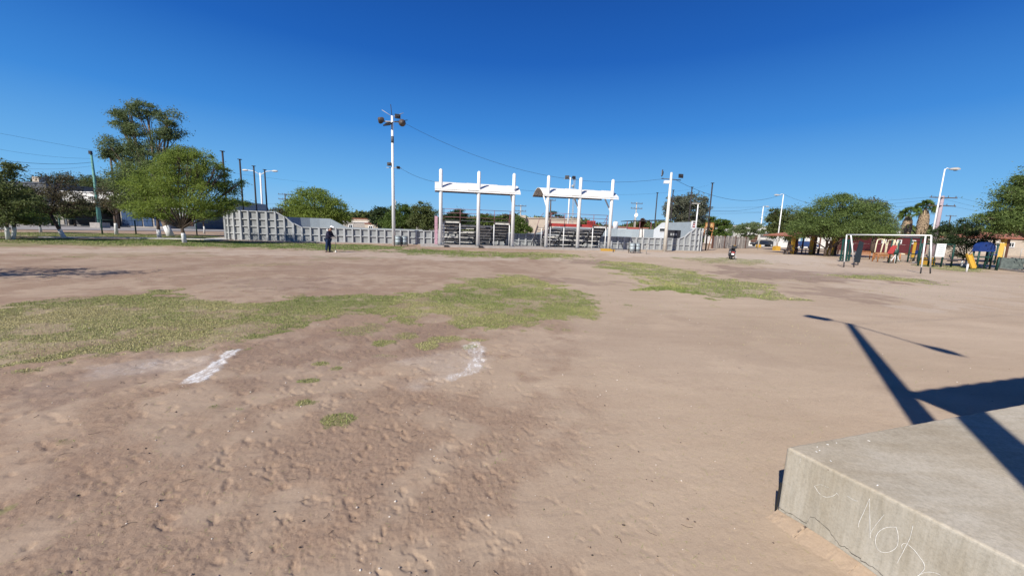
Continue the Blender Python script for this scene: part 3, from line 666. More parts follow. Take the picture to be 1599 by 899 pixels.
def street_lamp(label, pb, py_top, arm, baseh=.55, Y=None, cobra=True, group='white street lamps on yellow bases', dia=.10):
    b = G(*pb) if Y is None else Vector((P(pb[0], pb[1], Y).x, Y, 0)); H = ztop(b, py_top); r_ = thing('street_lamp', label, 'street lamp', b, 0, group)
    MB().box((0, 0, baseh/2), (baseh*1.2, baseh*1.2, baseh)).box((0, 0, baseh+.03), (baseh*.9, baseh*.9, .06)).build('base', M_yel, r_)
    MB().tube([(0, 0, baseh), (0, 0, H*.5), (0, 0, H)], [dia*1.35, dia*1.1, dia*.8], 10).build('shaft', M_white, r_)
    d = Vector(arm); e = Vector((0, 0, H-.06))+d; MB().tube([(0, 0, H-.06), Vector((0, 0, H+.05))+d*.4, e], .035, 6).build('arm', M_white, r_)
    dd = Vector((d.x, d.y, 0)).normalized(); sd_ = dd.cross(Vector((0, 0, 1)))
    m = MB(); vs = []
    for k, (t, w_, h1, h0) in enumerate([(0, .06, .05, -.04), (.2, .12, .10, -.06), (.5, .15, .12, -.07), (.72, .08, .05, -.04)]):
        c = e+dd*t; vs += [c-sd_*w_+Vector((0, 0, h0)), c+sd_*w_+Vector((0, 0, h0)), c+sd_*w_*.7+Vector((0, 0, h1)), c-sd_*w_*.7+Vector((0, 0, h1))]
    fs = [(0, 1, 2, 3), (15, 14, 13, 12)]
    for k in range(3):
        for q in range(4): fs.append((4*k+q, 4*k+4+q, 4*k+4+(q+1) % 4, 4*k+(q+1) % 4))
    o = m.add(vs, fs).build('lamp_head', M_cpole, r_); c = e+dd*.42-Vector((0, 0, .08)); MB().ball(c, (.14, .14, .06), 8, 5).build('lens', M_glass, o)
    return b, H
SL1 = street_lamp('white street lamp on yellow base beside the goal', (1447, 413), 264, (.35, -.05, .06), .55, dia=.052)
SL2 = street_lamp('white street lamp on yellow base with drooping twin head near the pavilion', (1212, 391), 303, (-.55, .1, -.1), .62, dia=.075)
SL3 = street_lamp('white street lamp on yellow base in front of the parked dark car', (1184, 386.5), 322, (.35, 0, .02), .55)
# double armed lamp on the left
def double_lamp():
    b = Vector((P(411, 345, 60).x, 60, 0)); H = ztop(b, 270); r_ = thing('street_lamp', 'white double armed street lamp among the black poles', 'street lamp', b)
    MB().tube([(0, 0, 0), (0, 0, H)], [.17, .11], 10).build('shaft', M_white, r_)
    for s in (-1, 1):
        MB().tube([(0, 0, H-.3), (s*1.0, 0, H+.25), (s*1.9, 0, H+.35)], .05, 6).build('arm', M_white, r_); MB().ball((s*2.25, 0, H+.33), (.5, .2, .13), 10, 6).build('lamp_head', M_cpole2, r_)
    b = Vector((P(1085, 370, 75).x, 75, 0)); H = ztop(b, 318); r_ = thing('street_lamp', 'slim white street lamp behind the scoreboard of the ring', 'street lamp', b)
    MB().tube([(0, 0, 0), (0, 0, H)], [.16, .1], 8).build('shaft', M_white, r_); MB().box((-.4, 0, H), (1.5, .3, .15)).build('lamp_head', M_cpole, r_)
double_lamp()
def green_pole():
    b = G(157, 356.5); H = ztop(b, 240); r_ = thing('green_pole', 'tall faded green pole on a concrete foot behind the park fence', 'pole', b)
    MB().tube([(0, 0, .5), (0, 0, H*.45), (0, 0, H)], [.30, .22, .13], 12).build('shaft', M_gpole, r_); MB().prism([(-.8, -.8, 0), (.8, -.8, 0), (.8, .8, 0), (-.8, .8, 0)], (0, 0, .9)).build('foot', M_conc, r_)
    MB().box((0, -.1, H+.15), (.35, .3, .5)).build('cap_fitting', M_black, r_); return b, H
GP, GPH = green_pole()
def utility(label, px, Y, ytop, arms=2, m=None, wd=1.1, name='utility_pole', r=.14):
    b = Vector((P(px, 360, Y).x, Y, 0)); H = ztop(b, ytop); r_ = thing(name, label, 'utility pole', b)
    MB().tube([(0, 0, 0), (0, 0, H)], [r*1.3, r*.8], 8).build('shaft', m or M_wood, r_)
    for k in range(arms):
        z = H-.25-k*1.1; MB().box((0, -.12, z), (wd*2, .1, .12)).build('crossarm', M_wood, r_)
        for q in (-.9, -.35, .35, .9): MB().tube([(wd*q, -.12, z+.06), (wd*q, -.12, z+.28)], .045, 5).build('insulator', M_frame, r_)
    return b, H
UP = {}
UP['a'] = utility('dark utility pole with crossarms behind the round green tree on the left', 448, 95, 302, 2, wd=1.6)
UP['b'] = utility('utility pole with two crossarms between the two shelters', 812, 85, 320, 2, M_cpole, 1.2)
UP['c'] = utility('pale utility pole rising right of the shelters near the satellite dish', 991, 88, 316, 2, M_cpole, 1.3)
UP['d'] = utility('tall pinkish utility pole directly behind the street lamp by the goal', 1462, 55, 306, 2, mat('pink_pole', (.36, .29, .31), .8, .1, 3), 1.9, r=.22)
UP['e'] = utility('thin distant utility pole between palms and right hand tree', 1480, 110, 336, 1, None, 1.5)
UP['f'] = utility('thin dark utility pole in front of the eucalyptus', 186, 62, 232, 0, None, 1.0)
UP['g'] = utility('timber utility pole at the left end of the right shelter', 858, 80, 311, 1, None, 1.0)
UP['h'] = utility('thin pole behind the trees right of the tall floodlight pole', 618, 90, 312, 0, M_cpole, 1.0)
UP['i'] = utility('distant utility pole right of the round green tree', 556, 130, 334, 1, None, 1.3)

def wire(a, b, sag, label, r=.016, grp='overhead wires'):
    a, b = Vector(a), Vector(b); pts = []
    for k in range(17): t = k/16; p = a.lerp(b, t); p.z -= sag*4*t*(1-t); pts.append(p)
    tag(MB().tube(pts, r*.75, 4).build('overhead_wire', M_wire), label, 'wire', grp)
wire(BL+Vector((.9, 0, BLH)), PB+Vector((-.9, 0, PBH)), 2.1, 'black cable sagging from the tall floodlight pole to the pale floodlight post')
wire(BL+Vector((.7, 0, BLz)), Vector((P(688, 285, 37.2).x, 37.2, P(688, 285, 37.2).z)), .25, 'short cable from the middle of the tall floodlight pole to the left shelter')
wire(Vector(P(802, 296, 38)), UP['b'][0]+Vector((45, 10, 14)), 1.2, 'faint cable leaving the right end of the left shelter', .012)
wire(PB+Vector((.6, 0, PBH-.1)), SL2[0]+Vector((0, 0, SL2[1])), 1.5, 'cable from the pale floodlight post down to the lamp near the pavilion', .022)
wire(PB+Vector((.2, 0, PBH-2.6)), SL3[0]+Vector((0, 0, SL3[1])), .8, 'lower cable from the pale floodlight post to the farther street lamp', .02)
wire(SL2[0]+Vector((0, 0, SL2[1])), Vector(P(1330, 318, 46)), .7, 'cable from the pavilion lamp into the mesquite crown', .018)
wire(SL3[0]+Vector((0, 0, SL3[1]+.1)), Vector(P(1300, 345, 60)), .4, 'cable from the farther street lamp into the trees', .018)
for k, (y0, y1, Y0) in enumerate([(200, 235, 40), (218, 240, 44), (239, 265, 40), (250, 262, 46), (262, 268, 42)]):
    wire(P(-160, y0-22, Y0), GP+Vector((0, 0, GPH-.2-.55*k*1.0)) if k in (1, 2, 3) else P(480, y1+50, 90), .6+.25*k, ['highest overhead wire on the left', 'second overhead wire on the left ending at the green pole', 'dark overhead wire on the left ending below the green pole top', 'fourth overhead wire on the left ending at the green pole', 'lowest overhead wire on the left'][k], [.014, .014, .028, .014, .014][k])
for k in range(3):
    wire(UP['d'][0]+Vector((-1.6+k*1.6, 0, UP['d'][1]-.2-.9*(k == 1))), P(1040, 322+6*k, 100), .8, ['left', 'middle', 'right'][k]+' long wire from the pinkish utility pole toward the shelters', .016)
    wire(UP['d'][0]+Vector((-1.6+k*1.6, 0, UP['d'][1]-1.1*(k == 1))), P(1700, 352-5*k, 48), .4, ['left', 'middle', 'right'][k]+' wire from the pinkish utility pole into the right hand tree', .012)

# ------------------------------------------------------------------ trees
def leaves(blobs, n, size, seed, droop=.3, clump=.16, gap=.35):
    """blobs: (x,y,z,rx,ry,rz). Returns a triangle soup of leaf sprays in clumps with gaps"""
    rs = np.random.RandomState(seed); vol = np.array([b[3]*b[4]*b[5] for b in blobs])**.67; vol /= vol.sum(); V = []; cl_all = []
    for b, w_ in zip(blobs, vol):
        nb = int(n*w_); nc = max(9, int(17*(b[3]*b[4]*b[5])**.6)); d = rs.normal(size=(nc, 3)); d /= np.linalg.norm(d, axis=1)[:, None]
        rr = rs.uniform(.25, 1.0, nc)**.55; c = d*rr[:, None]*np.array(b[3:6])+np.array(b[:3]); cl_all.append(c)
        k = rs.randint(0, nc, nb); cs = clump*.78*(b[3]*b[4]*b[5])**(1/3)+.09; sc = rs.uniform(.5, 1.5, nc)[k]
        off = rs.normal(size=(nb, 3))*cs*sc[:, None]*np.array([1.15, 1.15, .62]); p = c[k]+off
        outw = p-np.array(b[:3]); outw /= np.linalg.norm(outw, axis=1)[:, None]+1e-6
        dr = outw*.8+rs.normal(size=(nb, 3))*.7; dr[:, 2] -= droop; dr /= np.linalg.norm(dr, axis=1)[:, None]
        sd_ = np.cross(dr, rs.normal(size=(nb, 3))); sd_ /= np.linalg.norm(sd_, axis=1)[:, None]+1e-6
        L = size*rs.uniform(.6, 1.5, nb)[:, None]; W = L*.22
        V.append(np.stack([p-sd_*W, p+sd_*W, p+dr*L], 1))
    V = np.concatenate(V).reshape(-1, 3); return V, cl_all
def tree(name, label, cat, base, blobs, n, size, lm, trunk=.18, fork=1.2, lime=0, stems=1, seed=1, group=None, bark=None, droop=.3, clump=.16, lean=(0, 0), limbs=5):
    """blobs in world metres relative to base"""
    rnd = random.Random(seed); root = thing(name, label, cat, base, 0, group)
    V, cl = leaves(blobs, n, size, seed, droop, clump); V[:, 2] = np.maximum(V[:, 2], .05)
    link('crown', np_mesh('crown', V, np.arange(len(V)).reshape(-1, 3), lm), root)
    bm_ = MB(); stems_ = []
    for s in range(stems):
        a = rnd.uniform(0, 6.28) if stems > 1 else 0; o = Vector((.25*math.cos(a), .25*math.sin(a), -.05)) if stems > 1 else Vector((0, 0, -.05))
        top = Vector((lean[0], lean[1], fork))+(Vector((math.cos(a), math.sin(a), 0))*fork*.35 if stems > 1 else Vector((0, 0, 0)))
        mid = o.lerp(top, .5)+Vector((rnd.uniform(-.06, .06), rnd.uniform(-.06, .06), 0)); t_ = trunk/(stems**.5)
        bm_.tube([o, mid, top], [t_*1.25, t_, t_*.85], 8); stems_.append((o, mid, top, t_))
    for b, cc in zip(blobs, cl):
        c0 = Vector(b[:3]); o, mid, top, t_ = stems_[rnd.randrange(stems)]; r1 = t_*.62
        m1 = top.lerp(c0, .5)+Vector((rnd.uniform(-.3, .3), rnd.uniform(-.3, .3), rnd.uniform(0, .3)))*min(1, b[5])
        bm_.tube([top, m1, c0], [r1, r1*.7, r1*.4], 6)
        for k in range(min(limbs, len(cc))):
            e = Vector(cc[rnd.randrange(len(cc))]); q = m1.lerp(c0, rnd.random()); m2 = q.lerp(e, .5)+Vector((rnd.uniform(-.2, .2), rnd.uniform(-.2, .2), rnd.uniform(-.1, .3)))*min(1, b[5])
            bm_.tube([q, m2, e], [r1*.38, r1*.25, r1*.08], 5)
    bm_.build('trunk', bark or M_bark, root)
    if lime:
        m = MB()
        for o, mid, top, t_ in stems_:
            h = min(lime, fork*.95)/fork; pts = [o, o.lerp(mid, min(1, h*2))] if h <= .5 else [o, mid, mid.lerp(top, (h-.5)*2)]
            m.tube(pts, [t_*1.25+.02, t_+.018, t_*.92+.015][:len(pts)], 9)
        m.build('limewashed_foot', M_lime, root)
    return root
def PB_(base, px, py, rx, ry, dy=0, depth=None):         # crown lump seen at a photo position, as metres relative to the base
    Y = base.y+dy; p = P(px, py, Y); k = Y/F_PX; return (p.x-base.x, dy, p.z, rx*k, depth or rx*k*.9, ry*k)
def T(name, label, cat, bpos, lumps, n, size, lm, **kw):
    b = G(*bpos) if len(bpos) == 2 else Vector((P(bpos[0], bpos[1], bpos[2]).x, bpos[2], 0))
    return tree(name, label, cat, b, [PB_(b, *l) for l in lumps], n, size, lm, **kw)
# left group
T('mesquite_tree', 'broad bright green tree with white painted trunk left of the tall ring wall', 'tree', (292, 379),
  [(292,258,32,22,0),(250,285,38,26,.5),(328,280,26,24,1),(222,296,24,18,.8),(352,292,16,14,2),(290,300,48,26,0),(240,322,36,14,.6),(330,318,32,14,1),(198,290,13,11,1.2),(372,318,20,6,2.2),(365,290,11,6,2),(268,244,18,12,.3),(318,246,14,10,0),(348,265,9,6,.5),(206,322,14,8,.8),(300,236,7,5,0),(278,232,5,5,0),(255,252,8,7,0),(236,272,9,8,0),(250,337,26,6,.3),(322,334,24,6,.2),(218,334,14,6,.6),(355,328,12,5,.8),(340,258,6,6,0),(378,284,7,4,1.5)],
  64000, .11, L_mesq, trunk=.15, fork=1.1, lime=.75, stems=2, seed=11, clump=.18, limbs=9)
T('eucalyptus_tree', 'tallest tree, a eucalyptus with orange bark and lumpy olive crown', 'tree', (267, 369),
  [(205,180,18,15,0),(228,170,15,12,.3),(190,192,10,10,0),(207,203,18,9,0),(262,183,12,15,0),(266,205,14,13,.6),(250,215,12,10,0),(222,232,24,14,0),(172,228,12,12,-.3),(168,242,11,9,-.3),(190,238,14,9,0),(285,240,18,14,.5),(215,262,24,18,0),(250,255,22,16,0),(300,262,16,16,0),(205,285,30,16,0)],
  60000, .14, L_euc, trunk=.26, fork=3.2, lime=1.1, seed=12, bark=M_euc, droop=.9, clump=.22, lean=(-1.2, 0))
T('eucalyptus_tree', 'slim dark tree behind the left side of the bright green tree', 'tree', (249, 371.5), [(225,305,30,22,0),(205,315,22,14,0),(245,318,26,14,0),(262,300,20,16,0)], 9000, .17, L_mesq2, trunk=.13, fork=1.8, lime=.8, seed=13)
T('dark_tree', 'large dark tree cut by the left edge with forked white trunk', 'tree', (11, 374),
  [(-20,300,40,26,0),(12,300,26,18,0),(-40,330,40,24,0),(8,326,30,16,0),(-10,262,26,16,0),(40,315,20,10,0),(-70,290,50,40,1),(18,345,26,7,0)], 26000, .15, L_mesq2, trunk=.13, fork=1.3, lime=.9, stems=2, seed=14, limbs=8)
T('bare_tree', 'thin leaning half bare tree with white foot near the left houses', 'tree', (101, 371.5), [(95,300,30,14,0),(60,300,24,14,.5),(110,318,26,12,0),(78,325,22,10,0),(90,280,22,10,0)], 6500, .13, L_brown, trunk=.11, fork=1.9, lime=.7, seed=15, lean=(-.9, 0), limbs=14)
T('young_tree', 'low green leafed tree in front of the dark parked car at far left', 'tree', (64, 363), [(48,330,24,12,0),(66,338,18,10,0),(35,343,16,8,0)], 7000, .15, L_bush, trunk=.08, fork=1.1, lime=.6, seed=16)
T('bare_tree', 'thin brownish tree with white foot in front of the blue gates', 'tree', (182, 366), [(175,305,24,14,0),(200,318,24,14,0),(160,318,18,10,0),(185,290,18,10,.5)], 6500, .14, L_brown, trunk=.12, fork=2.0, lime=1.2, seed=17, limbs=14)
T('dark_tree', 'dark bushy tree rising behind the left houses above the roofs', 'tree', (100, 350, 95), [(92,282,20,11,0),(150,292,26,14,0),(120,292,20,10,0),(60,285,14,9,0)], 9000, .32, L_dark, trunk=.3, fork=4, seed=18)
T('added_street_tree', 'added dark street tree shading the grey two storey house', 'tree', (40, 352.5), [(40,318,24,14,0),(20,330,22,12,0),(62,330,20,12,0),(45,305,16,9,0)], 12000, .26, L_dark, trunk=.16, fork=2, seed=51)  # street trees added in front of the houses to shade them
T('added_street_tree', 'dark street tree added for shade in front of the ochre beamed carport', 'tree', (118, 353.5), [(122,322,18,10,0),(105,330,16,10,0),(138,328,14,9,0)], 8000, .26, L_mesq2, trunk=.14, fork=2, seed=52)
T('added_street_tree', 'dark street tree added for shade beside the green pole in front of the white house', 'tree', (171, 354), [(172,322,16,10,0),(186,330,14,9,0)], 6000, .26, L_dark, trunk=.14, fork=2, seed=53)
T('dark_tree', 'dim olive tree behind the white walled house', 'tree', (165, 350, 92), [(160,290,24,14,0),(185,296,20,14,0),(140,282,14,8,0)], 6000, .32, L_mesq2, trunk=.3, fork=4, seed=19)
T('young_tree', 'small tree with white foot left of the red parked car', 'tree', (319, 365), [(322,335,16,10,0),(306,332,14,8,0)], 2600, .13, L_bush, trunk=.08, fork=1.3, lime=1.0, seed=20)
T('mesquite_tree', 'round bright green tree above the low ring wall on the left', 'tree', (492, 366, 68), [(490,318,40,20,0),(460,330,24,16,0),(520,328,24,16,0),(490,303,22,10,0),(495,338,50,12,0),(535,342,14,8,0)], 26000, .26, L_mesq, trunk=.3, fork=2, seed=21)
T('shrub', 'thin pale shrub between the dark inner wall and the round green tree', 'shrub', (437, 360, 66), [(436,332,12,9,0),(440,345,14,8,0)], 2600, .22, L_brown, trunk=.08, fork=1.2, seed=22)
T('dark_tree', 'dark green tree just left of the tall floodlight pole', 'tree', (598, 366, 72), [(600,334,17,10,0),(594,345,14,8,0)], 7000, .3, L_dark, trunk=.25, fork=2, seed=23)
T('mesquite_tree', 'bright green spreading tree right behind the tall floodlight pole', 'tree', (628, 366, 66), [(628,335,22,14,0),(615,348,26,9,0),(645,345,20,11,0),(632,325,10,6,0)], 13000, .26, L_bush, trunk=.22, fork=2, seed=24)
T('olive_tree', 'olive brown tree behind the low wall left of the shelters', 'tree', (662, 366, 60), [(660,332,17,15,0),(672,340,13,14,0),(650,345,14,10,0),(664,352,20,7,0)], 11000, .24, L_mesq2, trunk=.22, fork=2, seed=25)
T('dark_tree', 'dark tree seen through the left bay of the left shelter', 'tree', (714, 366, 95), [(716,336,14,8,0),(706,342,14,7,0),(728,346,14,5,0)], 6000, .38, L_dark, trunk=.3, fork=3, seed=26)
T('dark_tree', 'green tree seen through the right bay of the left shelter', 'tree', (762, 366, 95), [(758,342,14,7,0),(775,344,10,6,0)], 5000, .38, L_bush, trunk=.3, fork=3, seed=27)
T('young_tree', 'loose yellow green tree between the two shelters', 'tree', (813, 368, 60), [(813,350,9,9,0),(820,358,10,7,0),(806,358,8,7,0),(814,342,5,4,0)], 5000, .22, L_bush, trunk=.12, fork=1.2, seed=28)
T('dark_tree', 'small dark tree seen at the left end of the right shelter', 'tree', (864, 368, 85), [(862,336,6,6,0),(858,343,8,6,0),(873,340,6,4,0)], 2600, .3, L_dark, trunk=.2, fork=3, seed=29)
T('conifer', 'narrow rust brown cypress behind the ring beside the canopy', 'tree', (1003, 368, 74), [(1003,351,3.2,7,0),(1003,343,2,4,0)], 2500, .2, leafmat('rust_leaf', (.10, .05, .03), (.20, .10, .06)), trunk=.12, fork=1.5, seed=30)
T('eucalyptus_tree', 'large pale grey green tree behind the right end of the ring', 'tree', (1072, 370, 84), [(1080,315,22,12,0),(1055,318,18,12,0),(1085,330,18,12,0),(1062,335,16,10,0),(1048,330,11,12,0),(1100,328,8,10,0),(1072,345,22,6,0),(1096,342,8,6,0)], 17000, .34, L_grey, trunk=.4, fork=4.5, seed=31, droop=.7, clump=.13, bark=M_barko, limbs=8)
T('dark_tree', 'dark green tree just right of the orange backboard', 'tree', (1122, 378, 90), [(1120,352,12,9,0),(1130,346,8,5,0),(1108,345,8,6,0),(1136,352,6,6,0),(1122,364,18,6,0)], 9000, .32, L_bush, trunk=.3, fork=2, seed=32)
T('pale_tree', 'loose pale green tree in front of the white house on the right', 'tree', (1163, 379, 70), [(1165,356,14,6,0),(1178,352,10,5,0),(1150,360,12,4,0),(1166,370,9,7,0),(1185,360,8,5,0)], 8000, .24, leafmat('pale_leaf', (.09, .13, .05), (.26, .32, .16)), trunk=.15, fork=1.6, seed=33)
T('dark_tree', 'round dark green tree behind the pavilion lamp', 'tree', (1232, 386, 62), [(1232,340,26,13,0),(1212,350,14,16,0),(1250,350,20,14,0),(1228,362,28,10,0),(1208,335,8,8,0),(1270,358,16,8,0)], 24000, .24, L_mesq2, trunk=.25, fork=1.5, seed=34)
T('mesquite_tree', 'wide flat mesquite with dark forked trunk over the pavilion', 'tree', (1290, 400), [(1310,320,30,12,0),(1285,335,30,14,0),(1340,335,35,14,0),(1265,350,30,10,0),(1300,355,50,12,0),(1360,348,32,14,0),(1335,360,45,9,0),(1385,362,22,10,0),(1318,308,12,6,0),(1250,362,18,7,0),(1365,322,18,6,0)], 60000, .15, L_mesq3, trunk=.20, fork=.9, stems=3, seed=35, clump=.21, limbs=9)
T('eucalyptus_tree', 'pale topped tree behind the right side of the wide mesquite', 'tree', (1362, 390, 62), [(1360,318,16,7,0),(1348,315,8,6,0),(1374,326,10,10,0),(1366,350,30,14,0),(1335,352,26,12,0)], 9000, .24, L_grey, trunk=.25, fork=3, seed=36)
T('young_tree', 'small dark open tree left of the playground', 'tree', (1499, 416), [(1490,362,24,10,0),(1470,372,22,9,0),(1515,360,18,9,0),(1500,380,26,9,0),(1530,374,20,10,0),(1505,348,10,5,0),(1480,352,9,5,0),(1497,397,10,5,0)], 13000, .11, L_dark, trunk=.07, fork=.75, lime=.5, stems=2, seed=37, clump=.13, limbs=10)
T('mesquite_tree', 'large feathery green tree cut by the right edge', 'tree', (1640, 424), [(1605,310,30,22,0),(1575,325,24,14,0),(1590,345,40,16,0),(1560,350,24,10,0),(1640,300,40,35,0),(1550,340,18,6,0),(1660,350,50,25,0),(1580,300,16,9,0),(1600,285,16,9,0)], 52000, .13, L_mesq3, trunk=.22, fork=1.6, seed=38, clump=.22, limbs=9)
# tree left of the frame: its shadow falls across the field
tree('mesquite_tree', 'thin tree left of the frame casting the shadow on the left field', 'tree', Vector((-17.7, 8.1, 0)), [(0,0,3.4,1.8,1.8,.8),(1.6,.4,3.1,1.5,1.2,.6),(-1.4,-.4,3.0,1.4,1.2,.6),(2.9,.9,3.2,.9,.7,.35)], 1900, .16, L_mesq2, trunk=.16, fork=1.3, lime=.6, seed=39, limbs=7)
def palm(label, px, ytop, ybot, Y, seed, w_):
    rnd = random.Random(seed); b = Vector((P(px, 370, Y).x, Y, 0)); H = ztop(b, ytop)-1.1; H0 = ztop(b, ybot)
    r_ = thing('palm_tree', label, 'palm', b, 0, 'fan palms'); MB().tube([(0, 0, 0), (0, 0, H)], [.32, .22], 8).build('trunk', M_bark, r_)
    sk = MB()
    for k in range(620):
        a = rnd.uniform(0, 6.28); z = rnd.uniform(H0, H-.2); rr = w_*(.7+.3*math.sin((z-H0)/(H-H0)*3.1)); p = Vector((rr*math.cos(a)*.6, rr*math.sin(a)*.6, z)); q = p+Vector((math.cos(a)*.35*w_, math.sin(a)*.35*w_, -1.2)); s_ = Vector((-math.sin(a), math.cos(a), 0))*.06
        sk.add([p-s_*.4, p+s_*.4, q+s_, q-s_], [(0, 1, 2, 3)])
    sk.build('dead_frond_skirt', mat('dead_frond', (.30, .22, .14), .9, .45, 1.5), r_)
    for k in range(36):
        a = rnd.uniform(0, 6.28); el = rnd.uniform(-.35, 1.45); d = Vector((math.cos(a)*math.cos(el), math.sin(a)*math.cos(el), math.sin(el))); c = Vector((0, 0, H))+d*1.0
        m = MB().tube([(0, 0, H), c], .03, 4); up = d.cross(Vector((rnd.uniform(-1, 1), rnd.uniform(-1, 1), rnd.uniform(-1, 1)))).normalized(); sd_ = d.cross(up)
        for j in range(13):
            t = (j-6)/6*1.25; v = (d*math.cos(t)+sd_*math.sin(t)); tip = c+v*1.0+Vector((0, 0, -.28*abs(t)-.15)); n_ = v.cross(up)*.075
            m.add([c-n_*.3, c+v*.5+n_, tip, c+v*.5-n_], [(0, 1, 2, 3)])
        m.build('frond', L_bush, r_)
palm('right fan palm with thick skirt of dead fronds', 1437, 316, 358, 78, 1, .95)
palm('left fan palm half hidden behind its taller neighbour', 1413, 327, 362, 84, 2, .95)

# ------------------------------------------------------------------ houses and walls
def building(name, label, px0, px1, ytop, Y, depth, wallm, roofm=None, windows=(), cat='house', ybot=None, roof_over=.15, slope=0, group=None):
    x0 = P(px0, 360, Y).x; x1 = P(px1, 360, Y).x; H = ztop(Vector(((x0+x1)/2, Y, 0)), ytop); root = thing(name, label, cat, (0, 0, 0), 0, group); root.location = ((x0+x1)/2, Y, 0)
    L = x1-x0; z0 = ztop(root.location, ybot) if ybot else 0
    MB().hexa([(-L/2, 0, z0), (L/2, 0, z0), (L/2, depth, z0), (-L/2, depth, z0), (-L/2, 0, H), (L/2, 0, H), (L/2, depth, H+slope), (-L/2, depth, H+slope)]).build('wall', wallm, root)
    if roofm: MB().hexa([(-L/2-roof_over, -roof_over, H+.003), (L/2+roof_over, -roof_over, H+.003), (L/2+roof_over, depth+roof_over, H+slope+.003), (-L/2-roof_over, depth+roof_over, H+slope+.003)]+[(a, b_, c+.18) for a, b_, c in [(-L/2-roof_over, -roof_over, H), (L/2+roof_over, -roof_over, H), (L/2+roof_over, depth+roof_over, H+slope), (-L/2-roof_over, depth+roof_over, H+slope)]]).build('roof', roofm, root)
    for w_ in windows:
        a, b_, c, d = w_[:4]; kind = w_[4] if len(w_) > 4 else 'window'
        xa, xb = P(a, 360, Y).x-root.location.x, P(b_, 360, Y).x-root.location.x; zt, zb = ztop(root.location, c), max(0.02, ztop(root.location, d))
        pm = {'window': M_glass, 'dark': M_black, 'door': M_brown, 'garage': mat('slatted_shutter', (.45, .42, .38), .7, .1, 3), 'blue': M_bluegate, 'sky': mat('sky_blue_door', (.18, .36, .50), .6, .15, 2), 'ochre': M_hochre}[kind]
        nm = {'window': 'window', 'dark': 'carport', 'door': 'door', 'garage': 'shutter', 'blue': 'gate', 'sky': 'door', 'ochre': 'trim'}[kind]
        if kind == 'window':
            f = MB(); t = .12
            f.box(((xa+xb)/2, -.04, zt), (xb-xa+t, .14, t)).box(((xa+xb)/2, -.04, zb), (xb-xa+t, .14, t)).box((xa, -.04, (zt+zb)/2), (t, .12, zt-zb-t)).box((xb, -.04, (zt+zb)/2), (t, .12, zt-zb-t)).box(((xa+xb)/2, -.03, (zt+zb)/2), (.06, .09, zt-zb-t))
            o = f.build('window', M_white, root); MB().box(((xa+xb)/2, -.01, (zt+zb)/2), (xb-xa-t, .04, zt-zb-t)).build('pane', pm, o)
        elif kind in ('garage', 'blue'):
            n = max(2, int((zt-zb)/.25)) if kind == 'garage' else max(2, int((xb-xa)/.9))
            for k in range(n):
                if kind == 'garage': MB().box(((xa+xb)/2, -.08, zb+(zt-zb)*(k+.5)/n), (xb-xa, .06, (zt-zb)/n-.05), 0, 0, .25).build('shutter_slat', pm, root)
                else: MB().box((xa+(xb-xa)*(k+.5)/n, -.08, (zt+zb)/2), ((xb-xa)/n-.05, .06, zt-zb)).build('gate_leaf', pm, root)
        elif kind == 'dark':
            cp = MB().box(((xa+xb)/2, -.02, (zt+zb)/2), (xb-xa, .08, zt-zb)).build('carport', pm, root); D_ = min(4.5, 1.25*(zt-zb)+.8)  # black panel stands in for the shade inside the carport opening
            MB().box(((xa+xb)/2, -D_/2-.07, zt+.05), (xb-xa+.2, D_, .14)).build('carport_roof', M_block, cp)  # projecting roof and its posts, added to keep the panel shaded
            for k in range(max(2, int((xb-xa)/4)+1)): MB().box((xa+.1+(xb-xa-.2)*k/max(1, int((xb-xa)/4)), -D_+.1, (zt+zb)/2-.02), (.16, .16, zt-zb-.04)).build('carport_post', M_block, cp)
        else: MB().box(((xa+xb)/2, -.06, (zt+zb)/2), (xb-xa, .16, zt-zb)).build(nm, pm, root)
    return root
building('house', 'two storey grey house with white corner behind the big dark left tree', -90, 82, 284, 76, 12, M_hgrey, M_hgrey, [(-60,30,296,306,'window'),(38,50,296,312,'window'),(56,78,304,316,'window'),(8,30,294,301,'ochre'),(-80,60,318,349,'dark')])
b = building('house_wing', 'pale upper storey block beside the grey two storey house', 28, 46, 292, 75, 3, M_hwhite, None, [(34,40,298,308,'window')], ybot=316)
building('roof_box', 'small pale box on the roof of the grey house', 62, 72, 276, 80, 2, M_cream2, None, (), 'box', ybot=284)
building('house', 'house with sloping slatted shutter beside the two storey grey house', 78, 106, 318, 74, 10, M_hgrey, M_hgrey, [(80,103,324,350,'garage')])
building('house', 'white upper storey house with ochre beam and dark carport', 104, 193, 301, 75, 12, M_hwhite, M_hwhite, [(150,156,306,312,'window'),(108,192,317,322,'ochre'),(108,191,323.5,352,'dark'),(120,124,323,331,'ochre'),(128,131,325,331,'ochre'),(184,187,326,335,'ochre')])
building('gate_wall', 'blue corrugated gate wall along the left street', 191, 262, 327, 73, 4, M_block, None, [(193,224,328,353,'blue'),(226,240,330,353,'blue'),(243,261,326,352,'blue')], 'gate')
building('house', 'low dark house behind the bright green tree trunk', 262, 306, 327, 75, 8, M_hgrey, M_hwhite, [(270,278,334,342,'window'),(284,292,334,341,'window'),(296,303,332,352,'door')])
building('house', 'low pale house seen right of the bright green tree above the parked cars', 308, 352, 330, 84, 8, M_cream2, M_hgrey, [(315,326,336,344,'window')])
building('house', 'low brick and tin house left of the tall floodlight pole', 536, 574, 347, 92, 10, M_block, M_hwhite, [(545,551,351,356,'window')])
building('house', 'low flat tan house with rusty roof behind the low wall', 570, 608, 350, 88, 10, M_cream2, M_terr, [(576,582,353,357,'window'),(590,604,352,358,'dark')])
building('house', 'reddish roofed house far behind the low wall', 548, 590, 342, 110, 8, M_cream2, M_terr)
building('house', 'low house seen behind the right part of the low wall', 650, 700, 350, 84, 8, M_block, M_hgrey)
